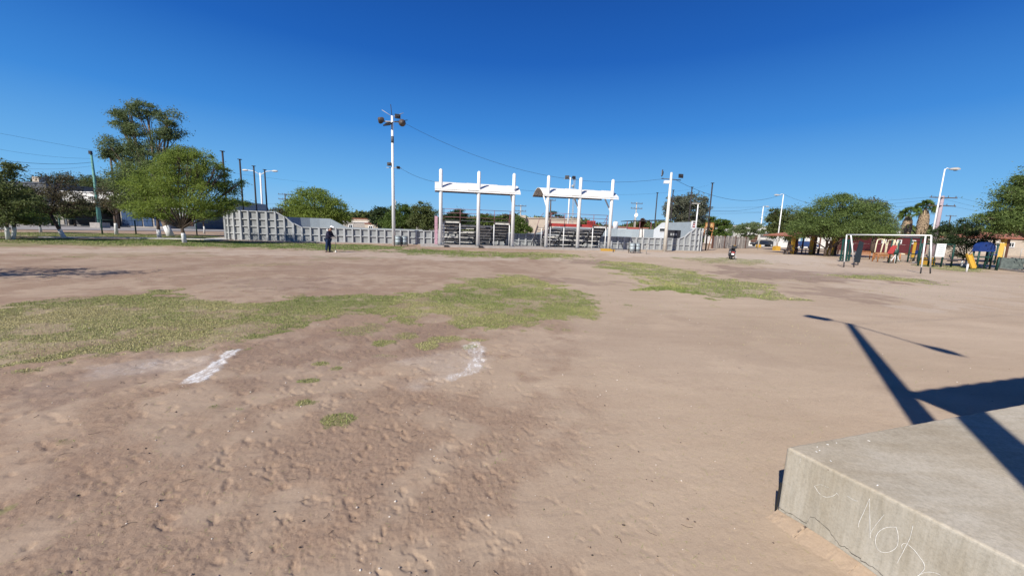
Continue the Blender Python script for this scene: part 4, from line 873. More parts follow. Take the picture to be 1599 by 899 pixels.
building('house', 'tan house with pale walls between the two shelters', 818, 905, 342, 80, 12, M_cream2, M_cream2, [(852,858,350,358,'window'),(874,880,350,358,'window')])
building('stair_house', 'small tan rooftop block right of the left shelter', 812, 820, 336, 79, 4, M_cream2)
building('house', 'long low house behind the right shelter', 905, 975, 354, 90, 10, M_hwhite, M_hgrey, [(918,926,357,361,'window')])
building('shed', 'long low white and red shed beside the white tank', 963, 1012, 356, 82, 6, M_hwhite, M_terr)
building('house', 'white two level house right of the orange backboard', 1133, 1163, 355, 95, 10, M_hwhite, M_hwhite, [(1143,1148,358,364,'window'),(1134,1141,360,364,'dark')])
building('house', 'long white flat roofed house with dark carport and red door', 1158, 1216, 354, 88, 12, M_hwhite, M_hwhite, [(1174,1184,367,378,'door'),(1186,1208,367,379,'dark'),(1162,1167,360,365,'window')])
building('house', 'low white house seen under the trees behind the pavilion', 1216, 1300, 366, 82, 10, M_hwhite, M_hgrey, [(1226,1234,370,378,'window'),(1252,1258,370,378,'sky'),(1270,1276,372,380,'sky')])
building('red_wall_building', 'long red building, darkened as tree shaded, behind the exercise machines', 1372, 1452, 371, 68, 8, M_redwall, M_hgrey, [(1380,1386,375,380,'window'),(1404,1410,375,380,'window'),(1426,1432,375,380,'window')])
building('house', 'pale house under the palms', 1395, 1475, 361, 90, 10, M_hwhite, M_hgrey, [(1450,1458,366,371,'window')])
building('house', 'low pale house behind the playground', 1480, 1700, 374, 75, 10, M_cream2, M_terr, [(1560,1568,379,386,'window'),(1580,1588,379,386,'window')])
building('house', 'distant house filling the gap above the park street on the right', 1290, 1375, 372, 86, 8, M_block, M_hgrey, [(1340,1346,376,382,'window')])
building('house', 'dim house at the far left edge beyond the trees', -420, -95, 300, 78, 12, M_hgrey, M_hwhite, [(-300,-280,306,316,'window')])
building('house', 'white house with door outside the right edge', 1705, 2100, 372, 70, 12, M_hwhite, M_hgrey, [(1760,1780,380,395,'window')])
# block wall right of the ring
def block_wall():
    a = P(1112, 386, 60); b_ = P(1168, 386, 66); r_ = thing('block_wall', 'low concrete block wall with posts right of the ring', 'wall', (a.x, a.y, 0)); v = Vector((b_.x-a.x, b_.y-a.y, 0)); L = v.length; r_.rotation_euler.z = math.atan2(v.y, v.x)
    rb = random.Random(4); n = 10
    for k in range(n):
        MB().box((L*(k+.5)/n, 0, .95), (L/n-.16, .14, 1.85)).build('panel', M_block, r_); MB().box((L*k/n, 0, 1.0), (.16, .24, 2.0)).build('post', M_conc if k % 3 else M_brown, r_)
block_wall()
# closed horizon far away: bands of distant trees
def far_wood(name, label, a0, a1, rad, h, n, seed):
    rs = np.random.RandomState(seed); a = np.radians(rs.uniform(a0, a1, n)); r = rad*rs.uniform(.95, 1.08, n); hh = h*(.45+.75*fbm(np.degrees(a), np.zeros(n), .35, 3, seed)); z = rs.uniform(0, 1, n)*hh
    p = np.stack([r*np.sin(a), r*np.cos(a), z], 1); d = rs.normal(size=(n, 3)); d /= np.linalg.norm(d, axis=1)[:, None]; s_ = np.cross(d, rs.normal(size=(n, 3))); s_ /= np.linalg.norm(s_, axis=1)[:, None]
    V = np.stack([p-s_*.55, p+s_*.55, p+d*1.5], 1).reshape(-1, 3); V[:, 2] = np.maximum(V[:, 2], 0)
    tag(link(name, np_mesh(name, V, np.arange(3*n).reshape(-1, 3), L_mesq2)), label, 'trees', kind='stuff')
far_wood('distant_trees', 'distant low line of town trees along the horizon', -75, 75, 135, 6.5, 60000, 5)

# water tank, canopy, satellite dish, scoreboard, backboard
b = Vector((P(960.5, 360, 70).x, 70, 0)); z0, z1 = ztop(b, 359), ztop(b, 345.5); r_ = thing('water_tank', 'white cylindrical water tank on a roof right of the shelters', 'tank', (b.x, b.y, z0))
MB().lathe([(0, 0), (.46, 0), (.46, z1-z0-.25), (.40, z1-z0-.12), (.15, z1-z0), (0, z1-z0)], 14).build('tank_body', M_tank, r_); MB().lathe([(.15, z1-z0), (.15, z1-z0+.08), (0, z1-z0+.08)], 10).build('lid', M_black, r_); MB().box((0, 0, -z0/2-.005), (1.2, 1.2, z0-.01)).build('tank_tower', M_hwhite, r_)
a, c = P(978, 360, 70), P(1037, 360, 70); za = ztop(a, 345.5); r_ = thing('dark_canopy', 'thin dark flat canopy on posts behind the right ring wall', 'canopy', (a.x, 70, 0)); L = c.x-a.x
MB().hexa([(0, 0, za), (L, 0, za+.35), (L, 4, za+.35), (0, 4, za), (0, 0, za+.12), (L, 0, za+.5), (L, 4, za+.5), (0, 4, za+.12)]).build('roof', M_black, r_)
for x in (.1, L*.35, L*.65, L-.1): MB().tube([(x, .1, 0), (x, .1, za)], .07, 6).build('post', M_rail, r_)
MB().box((L*.2, .5, ztop(a, 357)), (L*.35, .3, .35)).build('red_rail', M_red, r_)
b = P(994, 336, 84); r_ = thing('satellite_dish', 'white satellite dish right of the pale utility pole', 'dish', b); m = MB().lathe([(0, 0), (.22, .03), (.45, .12)], 16)
Mx = Matrix.Rotation(R(70), 4, 'X') @ Matrix.Rotation(R(-50), 4, 'Y'); m.v = [tuple(Mx @ Vector(v)) for v in m.v]; m.build('reflector', M_white, r_); MB().tube([(0, 0, 0), (-.4, 0, -.4), (-.4, .1, -b.z)], .05, 6).build('mount', M_cpole, r_)
def scoreboard():
    c = P(1083, 351.5, 48.5); r_ = thing('scoreboard', 'small white scoreboard with dark red squares above the right ring wall', 'scoreboard', c, RA)
    MB().box((0, 0, 0), (.62, .1, 1.0)).build('board', M_white, r_)
    for z in (.32, .08, -.2): MB().box((.02, -.06, z), (.30, .03, .15)).build('number_square', M_red if z < .3 else M_redwall, r_)
    MB().tube([(0, .1, -.4), (0, .1, -c.z)], .05, 6).build('post', M_cpole, r_)
    c = P(1108, 353.5, 50); r_ = thing('backboard', 'orange backboard frame on top of the right ring corner', 'backboard', c, RA-.3)
    MB().box((0, 0, .42), (1.05, .06, .1)).box((0, 0, -.1), (1.05, .06, .1)).box((-.48, 0, .16), (.1, .06, .5)).box((.48, 0, .16), (.1, .06, .5)).build('frame', M_orange, r_)
    MB().box((0, .02, .16), (.86, .03, .42)).build('board', M_hochre, r_)
    for x in (-.5, .5): MB().tube([(x, 0, -.1), (x-.3, .3, -c.z)], .05, 6).build('strut', M_orange, r_)
    MB().beam((-.7, -.1, -.2), (.4, -.1, -.6), .06, .08).build('crosspiece', M_orange, r_)
scoreboard()

# ------------------------------------------------------------------ barrels
def barrel_pair(labels, pxs, py, frame_px, grp):
    for lab, px in zip(labels, pxs):
        b = G(px, py); r_ = thing('trash_barrel', lab, 'barrel', b, 0, grp); r, h, z = .25, .80, .12
        MB().lathe([(0, z), (r, z), (r, z+.28), (r+.02, z+.30), (r, z+.32), (r, z+.58), (r+.02, z+.60), (r, z+.62), (r, z+h), (r+.015, z+h+.02), (r-.02, z+h), (r-.03, z+.05), (0, z+.05)], 18).build('drum', M_barrel, r_)
        for s in (-1, 1): MB().tube([(s*.31, 0, 0), (s*.31, 0, .95)], .03, 6).build('stand_post', M_black, r_)
        MB().tube([(-.31, 0, .55), (.31, 0, .55)], .02, 6).build('axle', M_black, r_)
barrel_pair(['grey barrel on a stand beside the foot of the tall floodlight pole', 'grey barrel on a stand nearer the bleachers, right of its twin'], (621.5, 631.5), 384.6, None, 'grey litter barrels by the tall floodlight pole')
barrel_pair(['grey barrel on a stand just right of the shelters', 'grey barrel on a stand left of the small water tap'], (986.5, 994.5), 395, None, 'grey litter barrels by the right ring wall')
b = G(1009, 396.5); r_ = thing('drinking_tap', 'small tap post with crossbar right of the two barrels', 'tap', b)
MB().tube([(0, 0, 0), (0, 0, 1.0)], .035, 6).build('post', M_cpole, r_); MB().box((0, 0, .72), (.36, .2, .08)).build('basin', M_cpole, r_); MB().tube([(-.22, 0, .92), (.22, 0, .92)], .02, 5).build('crossbar', M_frame, r_)
b = G(971, 394); r_ = thing('low_bench', 'low dark metal bar bench against the shaded wall', 'bench', b, RA)
MB().tube([(-1.1, 0, .3), (1.1, 0, .3)], .05, 6).build('seat_bar', M_frame, r_); [MB().tube([(x, 0, 0), (x, 0, .3)], .04, 6).build('leg', M_black, r_) for x in (-.9, .9)]

# ------------------------------------------------------------------ park fence on the left
def park_fence():
    pts = [g(-260, 360), g(22, 364.5), g(160, 365.6), g(260, 366.2), g(352, 367.5)]
    r_ = thing('park_fence', 'dark green posts and rails of the park fence along the left street', 'fence', (0, 0, 0)); fn = MB(); 
    for a, c in zip(pts[:-1], pts[1:]):
        n = max(2, int((c-a).length/2.55))
        for k in range(n):
            p = a.lerp(c, k/n); q = a.lerp(c, (k+1)/n); MB().tube([(p.x, p.y, -.02), (p.x, p.y, 1.55)], .065, 8).build('post', M_dkgreen, r_)
            MB().tube([(p.x, p.y, 1.5), (q.x, q.y, 1.5)], .022, 6).build('rail', M_dkgreen, r_)
            for z in np.arange(.1, 1.5, .14): fn.tube([(p.x, p.y, z), (q.x, q.y, z)], .004, 3, False)
    o = fn.build('wire_mesh', M_dkgreen, r_); o['kind'] = 'stuff'
park_fence()
def right_fence():
    r_ = thing('chain_fence', 'low wire fence with slim posts between the ring and the right street', 'fence', (0, 0, 0)); pts = [g(1122, 388), g(1330, 394), g(1500, 400), g(1640, 405)]; fn = MB()
    for a, c in zip(pts[:-1], pts[1:]):
        n = max(2, int((c-a).length/3))
        for k in range(n):
            p = a.lerp(c, k/n); q = a.lerp(c, (k+1)/n); MB().tube([(p.x, p.y, 0), (p.x, p.y, 1.5)], .05, 6).build('post', M_cpole, r_); MB().tube([(p.x, p.y, 1.47), (q.x, q.y, 1.47)], .018, 5).build('rail', M_cpole, r_)
            for z in np.arange(.2, 1.4, .25): fn.tube([(p.x, p.y, z), (q.x, q.y, z)], .004, 3, False)
    o = fn.build('wire_mesh', M_frame, r_); o['kind'] = 'stuff'
right_fence()

# ------------------------------------------------------------------ cars
def car(name, label, cat, loc, rz, paint, tall=False, pickup=False):
    r_ = thing(name, label, cat, loc, rz); L, W = 4.4, 1.75; h1 = .85 if not tall else 1.0; H = 1.45 if not tall else 1.75
    prof = [(-L/2, .35), (L/2, .35), (L/2, .62), (L/2-.15, h1-.08), (L/2-1.15, h1), (L/2-1.75, H-.05), (L/2-2.3, H), (-L/2+.9 if not pickup else -.1, H-.04), (-L/2+.25 if not pickup else -.3, h1+.05), (-L/2+.03, h1-.02)]
    m = MB(); W2 = W/2; n = len(prof); vs = []
    for y in (-1, 1):
        for x, z in prof: vs.append((x, y*(W2-(.22 if z > h1+.1 else 0)), z))
    m.add(vs, [tuple(range(n)), tuple(range(n, 2*n))[::-1]]+[(i, n+i, n+(i+1) % n, (i+1) % n) for i in range(n)]); m.build('body', paint, r_)
    for s in (-1, 1):
        y = s*(W2-.205)
        MB().add([(L/2-1.30, y, h1+.04), (L/2-1.8, y-s*.0, H-.14), (-L/2+1.05 if not pickup else .1, y, H-.14), (-L/2+.55 if not pickup else -.1, y, h1+.04)], [(0, 1, 2, 3) if s < 0 else (3, 2, 1, 0)]).build('side_window', M_glass, r_).location = (0, s*.02, 0)
        for x in (-L/2+.8, L/2-.85):
            wv = MB().tube([(x, s*(W2-.2), .33), (x, s*(W2+.015), .33)], .33, 18).build('wheel', M_rubber, r_); MB().tube([(x, s*(W2+.01), .33), (x, s*(W2+.03), .33)], .19, 12).build('rim', M_lens, wv)
        MB().box((L/2-.02, s*(W2-.25), .68), (.08, .32, .13)).build('headlight', M_lens, r_); MB().box((-L/2+.0, s*(W2-.2), .72), (.08, .25, .13)).build('tail_light', M_red, r_)
    MB().add([(L/2-1.12, -W2+.2, h1+.05), (L/2-1.12, W2-.2, h1+.05), (L/2-1.66, W2-.32, H-.1), (L/2-1.66, -W2+.32, H-.1)], [(0, 1, 2, 3)]).build('windscreen', M_glass, r_).location = (.05, 0, .03)
    MB().box((L/2+.02, 0, .42), (.1, W-.1, .16)).box((-L/2-.02, 0, .42), (.1, W-.1, .16)).build('bumper', M_black, r_); return r_
pt = lambda n, c: mat(n, c, .25, .03, 2, spec=.6)
def park(px, py, rz=0): p = G(px, py); return Vector((p.x, p.y, .07))
car('parked_car', 'red car parked across the left street, partly behind the white trunk', 'car', park(316, 357.2), math.pi, pt('red_car_paint', (.40, .02, .03)))
car('parked_suv', 'dark blue suv parked behind the red car by the tall wall', 'car', park(340, 357.6), 0, pt('dark_blue_car_paint', (.02, .03, .07)), tall=True)
car('parked_car', 'dark car in the shade under the left trees', 'car', park(64, 352), 0, pt('black_car_paint', (.015, .02, .03)))
car('parked_car', 'pale car parked at the far left edge of the street', 'car', park(-30, 351), 0, pt('silver_car_paint', (.35, .37, .38)))
car('parked_car', 'black car parked in front of the long white house on the right', 'car', park(1190, 385.2), math.pi, pt('black_car_paint', (.015, .02, .03)))
car('parked_pickup', 'white pickup truck behind the pavilion lamp', 'pickup', park(1219, 386), 0, pt('white_car_paint', (.7, .7, .7)), tall=True, pickup=True)
car('parked_car', 'blue car seen through the pavilion posts', 'car', park(1258, 388.2), 0, pt('blue_car_paint', (.03, .06, .15)))
# ------------------------------------------------------------------ people
def skin(name, joints, edges, m, parent, sub=1):
    me = bpy.data.meshes.new(name); me.from_pydata([j[0] for j in joints], edges, []); o = bpy.data.objects.new(name, me); COL.objects.link(o)
    sk = o.modifiers.new('s', 'SKIN'); sk.use_smooth_shade = True
    for i, j in enumerate(joints): v = me.skin_vertices[0].data[i]; v.radius = (j[1], j[2] if len(j) > 2 else j[1]); v.use_root = (i == 0)
    ss = o.modifiers.new('u', 'SUBSURF'); ss.levels = ss.render_levels = sub
    dg = bpy.context.evaluated_depsgraph_get(); dg.update(); nm = bpy.data.meshes.new_from_object(o.evaluated_get(dg)); bpy.data.objects.remove(o); nm.name = name
    nm.materials.clear(); nm.materials.append(m); nm.polygons.foreach_set('use_smooth', [True]*len(nm.polygons)); return link(name, nm, parent)
M_skin = mat('skin', (.33, .18, .12), .6, .06, 6); M_navy = mat('navy_jacket', (.018, .018, .04), .85, .2, 8); M_jean = mat('blue_jeans', (.014, .03, .075), .9, .2, 8); M_hair = mat('black_hair', (.015, .012, .01), .7, .2, 20)
M_khaki = mat('khaki_clothes', (.30, .24, .17), .9, .25, 9)
def hand(parent, wrist, d, m):                            # a hand of palm, thumb and four fingers hanging along d
    d = Vector(d).normalized(); s = d.cross(Vector((0, 0, 1)));  s = (s if s.length > .1 else Vector((1, 0, 0))).normalized(); n = d.cross(s); w_ = Vector(wrist)
    J = [(w_, .024), (w_+d*.05, .03)]; E_ = [(0, 1)]
    for k, l in enumerate((.07, .08, .075, .06)):
        a = w_+d*.09+s*(.027-.018*k); b_ = a+d*l*.5+n*.012; c = b_+d*l*.35+n*.03; i = len(J); J += [(a, .010), (b_, .009), (c, .008)]; E_ += [(1, i), (i, i+1), (i+1, i+2)]
    a = w_+d*.04+s*.035; b_ = a+d*.035+s*.018+n*.01; i = len(J); J += [(a, .011), (b_, .010)]; E_ += [(1, i), (i, i+1)]
    return skin('hand', J, E_, m, parent)
def walker():
    b = G(513, 394); r_ = thing('person', 'standing person in navy jacket, jeans and white cap looking down, holding a thin upright pole', 'person', b, 0)
    # faces right and slightly away, back stooped
    hipz, shz = .86, 1.32
    J = [((0, 0, hipz), .15, .12), ((.0, 0, 1.02), .14, .115), ((.05, 0, 1.2), .16, .12), ((.10, .0, 1.34), .13, .11), ((.17, 0, 1.44), .058), ((.24, -.0, 1.51), .085, .095), ((.27, 0, 1.60), .085, .095),
         ((.0, .09, .80), .095), ((.05, .10, .46), .066), ((.02, .11, .10), .045), ((.02, .11, .05), .045), ((.20, .12, .03), .034),
         ((.0, -.09, .80), .095), ((-.04, -.10, .46), .066), ((-.09, -.10, .10), .045), ((-.09, -.10, .05), .045), ((.08, -.13, .03), .034),
         ((.10, .19, 1.32), .058), ((.20, .23, 1.08), .045), ((.36, .12, 1.0), .032),
         ((.10, -.19, 1.32), .058), ((.14, -.24, 1.06), .045), ((.34, -.12, .94), .032)]
    E_ = [(0,1),(1,2),(2,3),(3,4),(4,5),(5,6),(0,7),(7,8),(8,9),(9,10),(10,11),(0,12),(12,13),(13,14),(14,15),(15,16),(3,17),(17,18),(18,19),(3,20),(20,21),(21,22)]
    body = skin('body', J, E_, M_skin, r_, 2); hand(body, (.36, .12, 1.0), (.7, .1, -.5), M_skin); hand(body, (.34, -.12, .94), (.7, .2, -.3), M_skin)
    def grow(idx, e, dr): mp = {v: i for i, v in enumerate(idx)}; return [(J[i][0], J[i][1]+dr, (J[i][2] if len(J[i]) > 2 else J[i][1])+dr) for i in idx], [(mp[a], mp[c]) for a, c in e]
    a, c = grow([2,1,3,17,18,20,21], [(1,2),(2,3),(3,17),(17,18),(3,20),(20,21)], .028); a += [((.33, .14, 1.02), .045), ((.31, -.14, .955), .045), ((0, 0, .95), .185, .165), ((0, 0, .82), .185, .165)]; c += [(4, 7), (6, 8), (1, 9), (9, 10)]; skin('jacket', a, c, M_navy, r_, 2)
    a, c = grow([0,7,8,9,12,13,14], [(0,7),(7,8),(8,9),(0,12),(12,13),(13,14)], .022); skin('jeans', a, c, M_jean, r_, 2)
    for i in (9, 14): 
        x, y, z = J[i+1][0]; MB().ball((x+.07, y, .05), (.15, .055, .05), 12, 8).build('shoe', M_black, r_)
    MB().ball((.25, 0, 1.555), (.10, .088, .11), 12, 8).build('hair', M_hair, r_)
    cp = MB().ball((.265, 0, 1.615), (.108, .098, .082), 14, 8); cp.tube([(.30, 0, 1.60), (.44, 0, 1.565)], [.075, .05], 10); cp.build('white_cap', M_white, r_)
    for s in (-1,): MB().tube([(-.06, s*.02, 1.40), (.02, s*.15, 1.42), (.12, s*.235, 1.34)], .03, 6).build('shoulder_stripe', M_white, r_)
    MB().ball((.335, 0, 1.535), (.02, .016, .02), 6, 4).build('nose', M_skin, r_)
    t = thing('marking_pole', 'thin dark upright pole with a pale foot held by the standing person', 'tool', (b.x+.46, b.y-.0, 0))
    MB().tube([(0, 0, .02), (0, 0, 1.12)], .012, 6).build('pole', M_frame, t); MB().tube([(0, 0, .93), (0, 0, 1.14)], .022, 8).build('grip', M_black, t); MB().lathe([(0, .0), (.06, .0), (.06, .04), (.03, .13), (0, .16)], 12).build('pale_foot', M_cpole2, t)
walker()
def sitter():
    b = G(1232, 397); fz = .45; r_ = thing('person', 'person in khaki clothes sitting on a bench left of the pavilion post', 'person', b, 0)
    J = [((.12, 0, .55), .15, .13), ((.14, 0, .75), .14, .12), ((.08, 0, .95), .16, .12), ((.04, 0, 1.05), .12), ((.0, 0, 1.14), .055), ((-.04, 0, 1.22), .08, .09), ((-.05, 0, 1.30), .08, .09),
         ((.05, .10, .53), .09), ((-.34, .12, .52), .07), ((-.42, .12, .10), .045), ((-.56, .12, .03), .034), ((.05, -.10, .53), .09), ((-.32, -.14, .50), .07), ((-.30, -.14, .10), .045), ((-.44, -.15, .03), .034),
         ((.05, .19, 1.03), .055), ((-.02, .24, .78), .043), ((-.26, .15, .64), .032), ((.05, -.19, 1.03), .055), ((-.02, -.25, .78), .043), ((-.24, -.15, .62), .032)]
    E_ = [(0,1),(1,2),(2,3),(3,4),(4,5),(5,6),(0,7),(7,8),(8,9),(9,10),(0,11),(11,12),(12,13),(13,14),(3,15),(15,16),(16,17),(3,18),(18,19),(19,20)]
    body = skin('body', J, E_, M_skin, r_, 2); hand(body, (-.26, .15, .64), (-1, -.1, -.2), M_skin); hand(body, (-.24, -.15, .62), (-1, .1, -.2), M_skin)
    def grow(idx, e, dr): mp = {v: i for i, v in enumerate(idx)}; return [(J[i][0], J[i][1]+dr, (J[i][2] if len(J[i]) > 2 else J[i][1])+dr) for i in idx], [(mp[a], mp[c]) for a, c in e]
    a, c = grow([1,0,2,3,15,16,18,19], [(0,1),(1,2),(2,3),(3,15),(15,16),(3,18),(18,19)], .022); skin('shirt', a, c, M_khaki, r_, 2)
    a, c = grow([0,7,8,9,11,12,13], [(0,7),(7,8),(8,9),(0,11),(11,12),(12,13)], .018); skin('trousers', a, c, M_khaki, r_, 2)
    MB().ball((-.03, 0, 1.29), (.095, .09, .10), 12, 8).build('hair', M_hair, r_)
    for i in (9, 13): x, y, z = J[i][0]; MB().ball((x-.07, y, .05), (.14, .05, .05), 10, 7).build('shoe', M_black, r_)
    t = thing('park_bench', 'dark bench under the seated person beside the pavilion', 'bench', (b.x+.15, b.y, 0)); 
    for y in (-.15, 0, .15): MB().box((0, y*1.1, .42), (1.6, .14, .05)).build('seat_slat', M_brown, t)
    for x in (-.65, .65): MB().beam((x, -.2, 0), (x, -.12, .4), .06, .06).beam((x, .2, 0), (x, .12, .4), .06, .06).build('leg', M_frame, t)
sitter()
# ------------------------------------------------------------------ motor scooter seen from behind
def scooter():
    b = G(1140.5, 404.5); r_ = thing('motor_scooter', 'small black and white motor scooter parked on the dirt, leaning, seen from behind', 'scooter', b, R(66)); r_.rotation_euler.x = R(6); r_.scale = (1.15,)*3
    k = .78
    def wheel(x): 
        w_ = MB().tube([(x, -.05, .24*k), (x, .05, .24*k)], .24*k, 18).build('wheel', M_rubber, r_); MB().tube([(x, -.055, .24*k), (x, .055, .24*k)], .13*k, 12).build('rim', M_lens, w_)
    wheel(-.45); wheel(.5)
    MB().prism([(-.65, -.16, .35*k), (-.1, -.16, .28*k), (.0, -.16, .55*k), (-.15, -.16, .85*k), (-.7, -.16, .82*k)], (0, .32, 0)).build('rear_fairing', M_black, r_)
    MB().prism([(-.66, -.18, .60*k), (-.2, -.18, .56*k), (-.2, -.18, .66*k), (-.68, -.18, .72*k)], (0, .36, 0)).build('white_stripe', M_white, r_)
    MB().ball((-.35, 0, .93*k), (.36, .15, .07), 12, 6).build('saddle', M_rubber, r_); MB().box((.1, 0, .28*k), (.4, .3, .05)).build('footboard', M_black, r_)
    MB().prism([(.25, -.18, .28*k), (.42, -.18, .9*k), (.36, -.18, .95*k), (.2, -.18, .3*k)], (0, .36, 0)).build('leg_shield', M_black, r_)
    MB().tube([(.5, 0, .24*k), (.34, 0, 1.05*k)], .035, 8).build('fork', M_frame, r_); MB().tube([(.26, -.32, 1.12*k), (.34, 0, 1.05*k), (.26, .32, 1.12*k)], .025, 8).build('handlebar', M_black, r_)
    for s in (-1, 1): MB().tube([(.3, s*.2, 1.1*k), (.3, s*.28, 1.28*k)], .01, 5).ball((.3, s*.29, 1.3*k), (.02, .06, .045), 8, 5).build('mirror', M_frame, r_)
    MB().box((-.71, 0, .66*k), (.04, .2, .08)).build('tail_light', M_red, r_); MB().box((-.74, 0, .5*k), (.02, .16, .12)).build('licence_plate', M_white, r_)
    MB().box((-.62, 0, 1.12*k), (.26, .3, .2)).build('luggage_box', M_black, r_); MB().box((-.62, 0, 1.26*k), (.12, .12, .04)).build('box_lid', M_yel, r_)
    MB().tube([(-.2, -.2, .2*k), (-.75, -.22, .3*k)], .045, 8).build('exhaust', M_lens, r_); MB().tube([(-.05, .1, .25*k), (-.1, .28, .0)], .015, 5).build('kickstand', M_black, r_)
scooter()
# ------------------------------------------------------------------ goal
def goal():
    fl, fr = G(1317.5, 417), G(1437.5, 427); bl, br = G(1333.5, 417), G(1452.5, 427); ap = Vector((0, 0, 0))
    r_ = thing('football_goal', 'white tubular goal frame with black feet near the exercise machines', 'goal', fl); o = fl
    tl = Vector((P(1326.5, 366, (fl.y+bl.y)/2).x, (fl.y+bl.y)/2+.05, 0)); tr = Vector((P(1450, 367, (fr.y+br.y)/2).x, (fr.y+br.y)/2, 0)); tl.z = ztop(tl, 366.5); tr.z = ztop(tr, 367.5)
    a = tr-tl; e = a.normalized()*.12
    for base, top in ((fl, tl-e), (bl, tl+e), (fr, tr-e), (br, tr+e)):
        k = base.lerp(top, .16); MB().tube([base-o, k-o], .034, 10).build('black_foot', M_black, r_); MB().tube([k-o, top-o], .038, 10).build('post', M_white, r_)
    MB().tube([tl-e-o, tr+e-o], .038, 10).build('crossbar', M_white, r_)
goal()
b = G(1509, 424.5); tag(MB().tube([b, b+Vector((0, 0, .52))], .05, 8).build('white_stake', M_white), 'short white stake in the grass strip near the small dark tree', 'stake')
# ------------------------------------------------------------------ pavilions
def pavilion(label, pcols, Y, ytop, yeave, dx0, dx1, colm):
    b = Vector((P(pcols[0], 390, Y).x, Y, 0)); r_ = thing('pavilion', label, 'pavilion', b); z1, z0 = ztop(b, ytop), ztop(b, yeave); x0, x1 = P(dx0, 380, Y).x-b.x, P(dx1, 380, Y).x-b.x; D = 4.5; xm, ym = (x0+x1)/2, D/2
    n = 8; 
    eav = [(x0, -.6, z0), (x1, -.6, z0), (x1, D+.6, z0), (x0, D+.6, z0)]; ra, rb = (x0+1.6, ym, z1), (x1-1.6, ym, z1)
    for f in ([eav[0], eav[1], rb, ra], [eav[1], eav[2], rb], [eav[2], eav[3], ra, rb], [eav[3], eav[0], ra]):
        MB().prism(f, (0, 0, .14)).build('roof_slope', M_terr, r_)
    for k, px in enumerate(pcols):
        x = P(px, 390, Y).x-b.x; MB().box((x-.15, 0, z0/2), (.30, .3, z0)).build('yellow_column', M_yel, r_); MB().box((x+.2, .05, z0/2), (.38, .3, z0)).build('brown_column', M_brown, r_); MB().tube([(x+4.4, D, 0), (x+4.4, D, z0)], .09, 8).build('back_post', M_brown, r_)
    return r_
pavilion('pavilion with terracotta roof on yellow and brown columns behind the seated person', (1239, 1268, 1301), 47.5, 363.5, 369, 1232, 1312, M_yel)
pavilion('pavilion with terracotta roof at the right edge behind the playground', (1567, 1640), 40, 364, 373, 1548, 1700, M_yel)
def picnic(label, px, py, m):
    b = G(px, py); r_ = thing('picnic_table', label, 'table', b); MB().box((0, 0, .74), (1.4, .7, .06)).build('table_top', m, r_)
    for s in (-1, 1): MB().box((0, s*.6, .44), (1.4, .26, .05)).build('bench_seat', m, r_); MB().beam((s*.5, -.6, 0), (s*.5, .6, 0.0001), .06, .06).beam((s*.5, 0, .03), (s*.5, 0, .7), .06, .06).build('leg', M_frame, r_)
picnic('blue picnic table between the pavilion columns', 1251, 397, mat('blue_table', (.10, .20, .38), .5, .1, 4)); picnic('dark picnic table by the second yellow pavilion column', 1282, 398, M_frame)
# leaning yellow slide behind the mesquite trunk
b = G(1298, 400); r_ = thing('yellow_slide', 'leaning yellow slide behind the mesquite trunk', 'slide', b)
MB().beam((-.05, .6, .0), (.55, .6, 1.75), .6, .12).build('chute', M_yel, r_); MB().beam((.55, .6, 1.7), (.7, 1.2, 0), .1, .1).build('support', M_brown, r_); MB().box((.6, .9, 1.72), (.5, .6, .06)).build('platform', M_yel, r_)
# green panels
def green_panels():
    r_ = thing('green_screen', 'dark green slatted screen left of the goal', 'screen', (0, 0, 0)); o = G(1312, 408); r_.location = o
    for k in range(4):
        x = k*.24; MB().box((x, 0, 1.0), (.15, .05, 1.9)).build('slat', M_green if k % 3 else M_dkgreen, r_)
    for z in (.3, 1.8): MB().box((.36, .05, z), (.9, .05, .08)).build('rail', M_dkgreen, r_)
    c = P(1340, 408, 29); r_ = thing('purple_panel', 'dark purple play panel behind the left side of the goal', 'panel', (c.x, 29, 0))
    MB().prism([(-.3, 0, .2), (.15, 0, .2), (.2, 0, 1.7), (-.1, 0, 1.8)], (0, .08, 0)).build('panel', mat('purple_panel_paint', (.02, .028, .035), .6, .15, 3), r_); [MB().tube([(x, .1, 0), (x, .1, 1)], .04, 6).build('leg', M_frame, r_) for x in (-.2, .1)]
green_panels()
